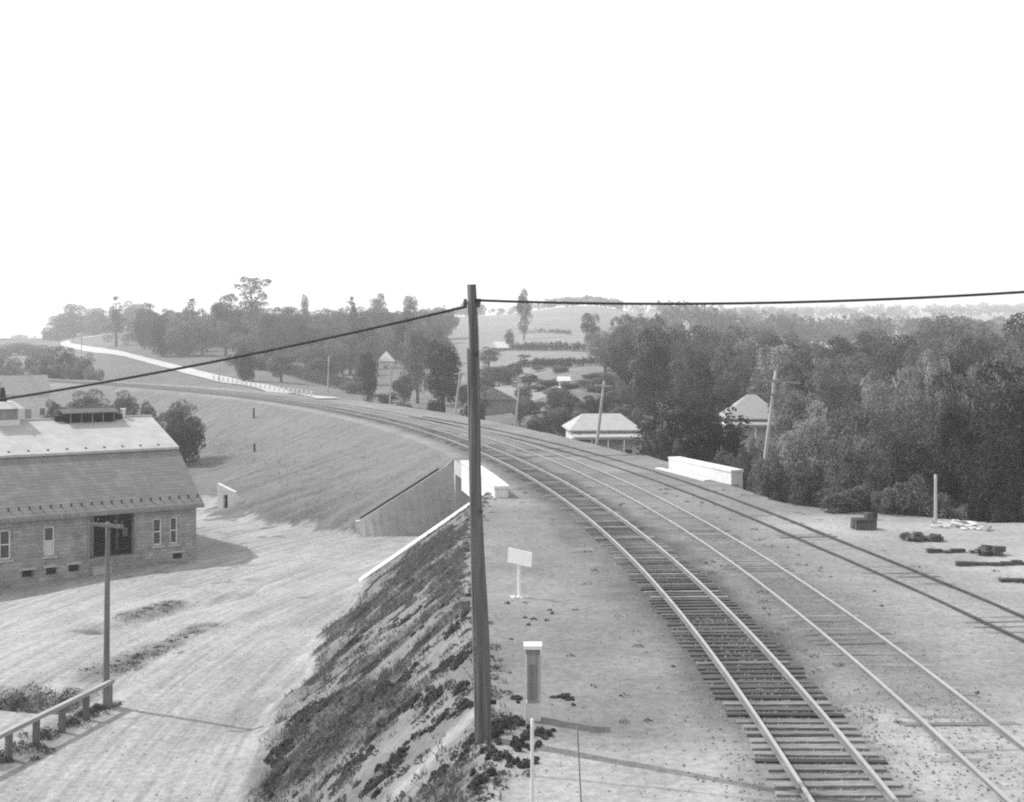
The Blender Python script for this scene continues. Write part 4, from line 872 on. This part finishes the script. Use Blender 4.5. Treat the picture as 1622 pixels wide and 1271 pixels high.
# guard rail by the road
g0, g1 = at(172, 1122), at(-60, 1243); gr = empty('guard_rail', g0, math.atan2(g1.y - g0.y, g1.x - g0.x)); tag(gr, 'wooden guard rail on short posts along the weedy road edge', 'guard rail')
Lr = math.hypot(g1.x - g0.x, g1.y - g0.y); RZ = .84
mb = MB(); mb.box(-.25, Lr, -.09, .09, RZ, RZ + .14); mb.build('top_rail', mat('rail_board', .33, .25, (1, 9, 9), bump=.3), gr)
for i, t in enumerate((0.0, .18, .36, .54, .72, .9)):
    x = t * Lr; ww = .13 if i == 0 else .085; mb = MB(); mb.box(x - ww, x + ww, -.085, .085, -.5, RZ - .003); mb.build('post', OLDWOOD, gr)
mb = MB(); mb.box(-.62, -.14, -.16, .16, -.05, .1); mb.build('foot_block', GREYWOOD, gr)

# ------------------------------------------------------------------ scrap and timber in the yard
def timber(mb, c, L, w, h, rz, rx=0):
    M = Matrix.Translation(c) @ Matrix.Rotation(rz, 4, 'Z') @ Matrix.Rotation(rx, 4, 'Y'); mb.box(-L/2, L/2, -w/2, w/2, 0, h, M)
q = at(1368, 838); st = empty('timber_stack', q, R(3)); tag(st, 'small dark stack of timbers with one block on top, left of the heap', 'timber stack')
for j in range(3):
    for i in range(3): mb = MB(); timber(mb, Vector((random.uniform(-.03, .03), -.25 + i*.25, j*.155)), .92, .22, .15, random.uniform(-.05, .05)); mb.build('timber', TIED, st)
mb = MB(); timber(mb, Vector((.18, 0, .468)), .24, .24, .24, .3); mb.build('block', TIED, st)
q = at(1461, 857); hp = empty('scrap_heap', q); tag(hp, 'lumpy black heap of old ties and scrap in the sandy yard', 'scrap heap'); k = q.y / F
for i in range(26):
    x = random.uniform(-25, 25) * k; hh = (.30 + .12*math.cos(x*5)) * random.uniform(.3, 1); mb = MB(); timber(mb, Vector((x, random.uniform(-.35, .35), hh*.6 - .08)), random.uniform(.35, .7), .2, .17, random.uniform(0, 3.1), random.uniform(-.5, .5)); mb.build('timber', TIED, hp)
q = at(1568, 879); hp = empty('scrap_heap', q); tag(hp, 'smaller black heap of short timbers near the right edge', 'scrap heap'); k = q.y / F
for i in range(14):
    x = random.uniform(-17, 17) * k; mb = MB(); timber(mb, Vector((x, random.uniform(-.25, .25), random.uniform(-.02, .18))), random.uniform(.3, .55), .18, .16, random.uniform(0, 3.1), random.uniform(-.4, .4)); mb.build('timber', TIED, hp)
q = at(1385, 823); o_ = empty('keg', q); tag(o_, 'single small dark keg right of the timber stack', 'keg'); mb = MB(); mb.tube([(0,0,0), (0,0,.1), (0,0,.22), (0,0,.3)], [.12, .145, .145, .12], 10); mb.build('body', IRON, o_); mb = MB(); mb.tube([(0,0,.3), (0,0,.33)], .1, 10); mb.build('lid', IRON, o_)
for (x0, x1, y, lab, n) in ((1468, 1530, 876, 'upper row of dark ties lying in the sand by the smaller heap', 5), (1512, 1640, 896, 'middle row of dark ties lying in the sand near the right edge', 7), (1582, 1660, 922, 'lowest row of dark ties at the right edge of the yard', 4), (1535, 1560, 876, 'short dark tie pair between the row and the smaller heap', 2)):
    a, b = at(x0, y), at(x1, y); rw = empty('tie_row', (a + b) / 2); tag(rw, lab, 'tie row')
    Lx = (b - a).x
    for i in range(n):
        mb = MB(); x = -Lx/2 + Lx * (i + .5) / n; timber(mb, Vector((x, random.uniform(-.1, .1), -.03)), Lx / n * random.uniform(.85, .98), .22, random.uniform(.13, .2), random.uniform(-.04, .04)); mb.build('tie', random.choice([TIED, TIED, MATS['rusty_rail']]), rw)
q = at(1505, 834); db = empty('lumber_litter', q); tag(db, 'strewn pale boards and scraps behind the black heap', 'lumber')
for i in range(22):
    mb = MB(); timber(mb, Vector((random.uniform(-.7, 1.3), random.uniform(-1.4, 1.2), random.uniform(-.02, .1))), random.uniform(.2, .8), random.uniform(.08, .2), .05, random.uniform(0, 3.1), random.uniform(-.15, .15)); mb.build('board', WHITE if i % 3 else GREYWOOD, db)

# ------------------------------------------------------------------ weeds and grass
def tufts(name, label, spots, m, seed, blade=True):
    """spots: (x, y, radius, height, n)"""
    r = np.random.default_rng(seed); V = []; n0 = 0; Fc = []
    for (x, y, rad, hh, n) in spots:
        a = r.random(n) * 6.28; q = rad * np.sqrt(r.random(n)); X = x + np.cos(a)*q; Y = y + np.sin(a)*q; Z = [H(p_, q_) for p_, q_ in zip(X, Y)]
        fall = 1 - .6 * (q / max(rad, 1e-3)) ** 2
        for X1, Y1, Z1, f1 in zip(X, Y, Z, fall):
            if blade:
                t = r.random() * 6.28; L = hh * f1 * r.uniform(.5, 1.2); w = .012 + .02 * hh; lx, ly = r.normal(size=2) * L * .45
                V += [(X1 - math.cos(t)*w, Y1 - math.sin(t)*w, Z1 - .02), (X1 + math.cos(t)*w, Y1 + math.sin(t)*w, Z1 - .02), (X1 + lx + math.cos(t)*w*.3, Y1 + ly + math.sin(t)*w*.3, Z1 + L), (X1 + lx - math.cos(t)*w*.3, Y1 + ly - math.sin(t)*w*.3, Z1 + L)]
            else:
                zc = Z1 + hh * f1 * r.random() ** .8; nv = r.normal(size=3); nv /= np.linalg.norm(nv); av = np.cross(nv, r.normal(size=3)); av /= np.linalg.norm(av); bv = np.cross(nv, av); s1 = r.uniform(.018, .05); c = np.array((X1, Y1, zc))
                V += [tuple(c - av*s1), tuple(c - bv*s1*.6), tuple(c + av*s1), tuple(c + bv*s1*.6)]
    V = np.array(V); Fq = np.arange(len(V)).reshape(-1, 4)
    return tag(link(name, cloud_mesh(name, V, Fq, m)), label, kind='stuff')
rr = random.Random(3)
# leafy weed clumps that can be told apart on the near slope
CL = [(775, 1162, 26, .45), (800, 1150, 30, .6), (820, 1180, 30, .4), (745, 1178, 26, .35), (690, 1108, 34, .55), (655, 1112, 24, .45), (730, 1092, 22, .5), (575, 972, 24, .3), (560, 1128, 40, .45), (515, 1118, 40, .4), (600, 1100, 34, .45), (620, 1140, 30, .35), (480, 1135, 36, .4), (640, 1075, 26, .35), (700, 1060, 24, .35), (728, 1050, 22, .4), (585, 1060, 30, .35), (555, 1020, 30, .3), (450, 1190, 40, .3), (500, 1200, 44, .3), (560, 1210, 40, .35), (630, 1200, 30, .3), (595, 1245, 36, .4), (700, 1225, 30, .35), (760, 1235, 34, .35), (830, 1215, 30, .3), (430, 1240, 40, .3), (668, 1020, 26, .3), (895, 1106, 22, .14), (822, 1108, 14, .16), (715, 1000, 20, .3), (735, 975, 14, .3), (640, 985, 22, .25), (700, 1140, 26, .3), (740, 1120, 22, .3), (855, 1165, 24, .4), (790, 1200, 28, .35), (540, 1160, 36, .4)]
wsp = []
for i, (px, py, wpx, hh) in enumerate(CL):
    p = at(px, py); rad = wpx * p.y / F * .5; r9 = random.Random(i)
    wsp += [(p.x, p.y, rad * .75, hh * .32, int(520 * rad / .4 * (.6 + hh)))] + [(p.x + r9.gauss(0, rad * .9), p.y + r9.gauss(0, rad * 1.2), rad * r9.uniform(.2, .55), hh * r9.uniform(.12, .45), int(rad * r9.uniform(160, 520))) for _ in range(14)]
for i in range(700):
    s_ = rr.uniform(-3, 44); e = rr.uniform(-.3, 7.0); p = P(s_, -float(dleft(s_)) - e)
    if p.y > 21 and H(p.x, p.y) > -4.2: wsp.append((p.x, p.y, rr.uniform(.08, .34), rr.uniform(.04, .14), rr.randint(16, 70)))
for i in range(16):
    s_ = rr.uniform(0, 16); d_ = rr.uniform(-6.4, -3.0); p = P(s_, d_); wsp.append((p.x, p.y, rr.uniform(.04, .14), rr.uniform(.03, .09), rr.randint(8, 24)))
tufts('weeds', 'matted dark leafy weeds on the near slope and about the foot of the tall pole', wsp, WEED, 60, blade=False)
wsp = []
for i in range(150):
    s_ = rr.uniform(-2, 42); p = P(s_, -float(dleft(s_)) + rr.gauss(.15, .3)); wsp.append((p.x, p.y, rr.uniform(.06, .25), rr.uniform(.03, .12), rr.randint(8, 40)))
for i in range(130):
    s_ = rr.uniform(2, 60); d_ = rr.choice([2.0, 5.6, 6.1, 9.6, 12, -2.4]) + rr.gauss(0, .35); p = P(s_, d_); wsp.append((p.x, p.y, rr.uniform(.05, .3), rr.uniform(.02, .07), rr.randint(6, 30)))
tufts('weeds', 'small low weeds scattered along the crest of the bank and between the rails', wsp, WEED, 61, blade=False)
wsp = []
for i, (px, py, w, hh) in enumerate(((140, 1135, 40, .4), (110, 1150, 40, .4), (75, 1168, 46, .35), (30, 1190, 50, .4), (0, 1205, 40, .4), (60, 1115, 60, .5), (110, 1112, 50, .5), (15, 1118, 50, .5), (155, 1125, 24, .3))):
    p = at(px, py); rad = w * p.y / F * .55; wsp += [(p.x, p.y, rad * .8, hh * .8, 300)] + [(p.x + rr.gauss(0, rad), p.y + rr.gauss(0, rad * .5), rad * .35, hh * rr.uniform(.3, .9), 60) for _ in range(5)]
for pts_, w_, n_ in ((WEEDY[1][0], .9, 60), (WEEDY[2][0], .7, 24), (WEEDY[0][0], .8, 90)):
    for i in range(n_):
        t = rr.random() * (len(pts_) - 1); j = int(t); u = t - j; a_, b_ = pts_[j], pts_[j + 1]; x, y = a_[0] + (b_[0] - a_[0]) * u + rr.gauss(0, w_ * .45), a_[1] + (b_[1] - a_[1]) * u + rr.gauss(0, w_ * .45)
        wsp.append((x, y, rr.uniform(.1, .4), rr.uniform(.03, .1), rr.randint(8, 30)))
tufts('weeds', 'dark weeds in the ditch and along the foot of the wooden guard rail', wsp, WEED, 160, blade=False)
sp = []; cand = []
while len(cand) < 16000:
    s_ = rr.uniform(-4, 45.5); e = rr.uniform(-.6, 8.5); p = P(s_, -float(dleft(s_)) - e); z = H(p.x, p.y)
    if z > -4.7 and p.y > 20: cand.append((p.x, p.y, z))
ca = np.array(cand); gs = tones(ca[:, 0], ca[:, 1], ca[:, 2])[1]
for (x, y, z), g1 in zip(cand, gs):
    if len(sp) < 5200 and rr.random() < .05 + .95 * g1: sp.append((x, y, .16, rr.uniform(.1, .26), 7))
tufts('grass', 'rough grass growing over the near slope below the tall pole', sp, GRASSM, 77)
sp = []
for i in range(500):
    s_ = rr.uniform(66, 150); z0 = rr.random() ** 2.2; e = 10.2 * (1 - z0) + rr.uniform(-.5, 1.0); p = P(s_, -float(dleft(s_)) - e); sp.append((p.x, p.y, .35, rr.uniform(.08, .24), 6))
tufts('grass', 'dry grass along the foot of the far embankment slope', sp, WEED, 78)
# loose stones and clods on the open ground
sv_ = []; sf_ = []
def stone(mb, p, s_):
    c = [Vector((math.cos(a) * s_ * random.uniform(.7, 1.2), math.sin(a) * s_ * random.uniform(.7, 1.2), -.01)) for a in (0, 1.25, 2.5, 3.8, 5.0)]; top = Vector((random.uniform(-.3, .3)*s_, random.uniform(-.3, .3)*s_, s_*random.uniform(.4, .9)))
    mb.add([p + q for q in c] + [p + top], [(0,1,5), (1,2,5), (2,3,5), (3,4,5), (4,0,5)])
mb = MB()
for i in range(7000):
    s_ = -4 + 34 * random.random() ** 1.4; d_ = random.choice([0, 0, 0, 3.6]) + random.gauss(0, .95)
    if min(abs(abs(d_) - .753), abs(abs(d_ - 3.6) - .753)) < .09: continue
    p = P(s_, d_); stone(mb, Vector((p.x, p.y, H(p.x, p.y) + .01)), random.uniform(.018, .05))
tag(mb.build('ballast', mat('ballast_stone', .19, .55, (4, 4, 4))), 'loose ballast stones and cinders between the ties', kind='stuff')
mb = MB()
for i in range(5200):
    Y = 20 + 45 * random.random() ** 1.5; X = random.uniform(-1.5, 17); s0, d0 = sd(X, Y)
    if abs(d0) < 1.3 or d0 < -6.4: continue
    stone(mb, Vector((X, Y, H(X, Y))), random.uniform(.012, .045))
tag(mb.build('gravel', mat('cinder_stone', .16, .5, (3, 3, 3))), 'scattered cinders and small stones on the ground beside the rails', kind='stuff')
mb = MB()
for i in range(2600):
    Y = random.uniform(36, 88); X = random.uniform(-24, -7.5); z = H(X, Y)
    if z > -4.6: continue
    stone(mb, Vector((X, Y, z)), random.uniform(.02, .07))
tag(mb.build('gravel', mat('road_clod', .3, .4, (3, 3, 3))), 'loose clods and stones on the dirt road and barnyard', kind='stuff')
print('trees', NT[0], 'objects', len(bpy.data.objects))
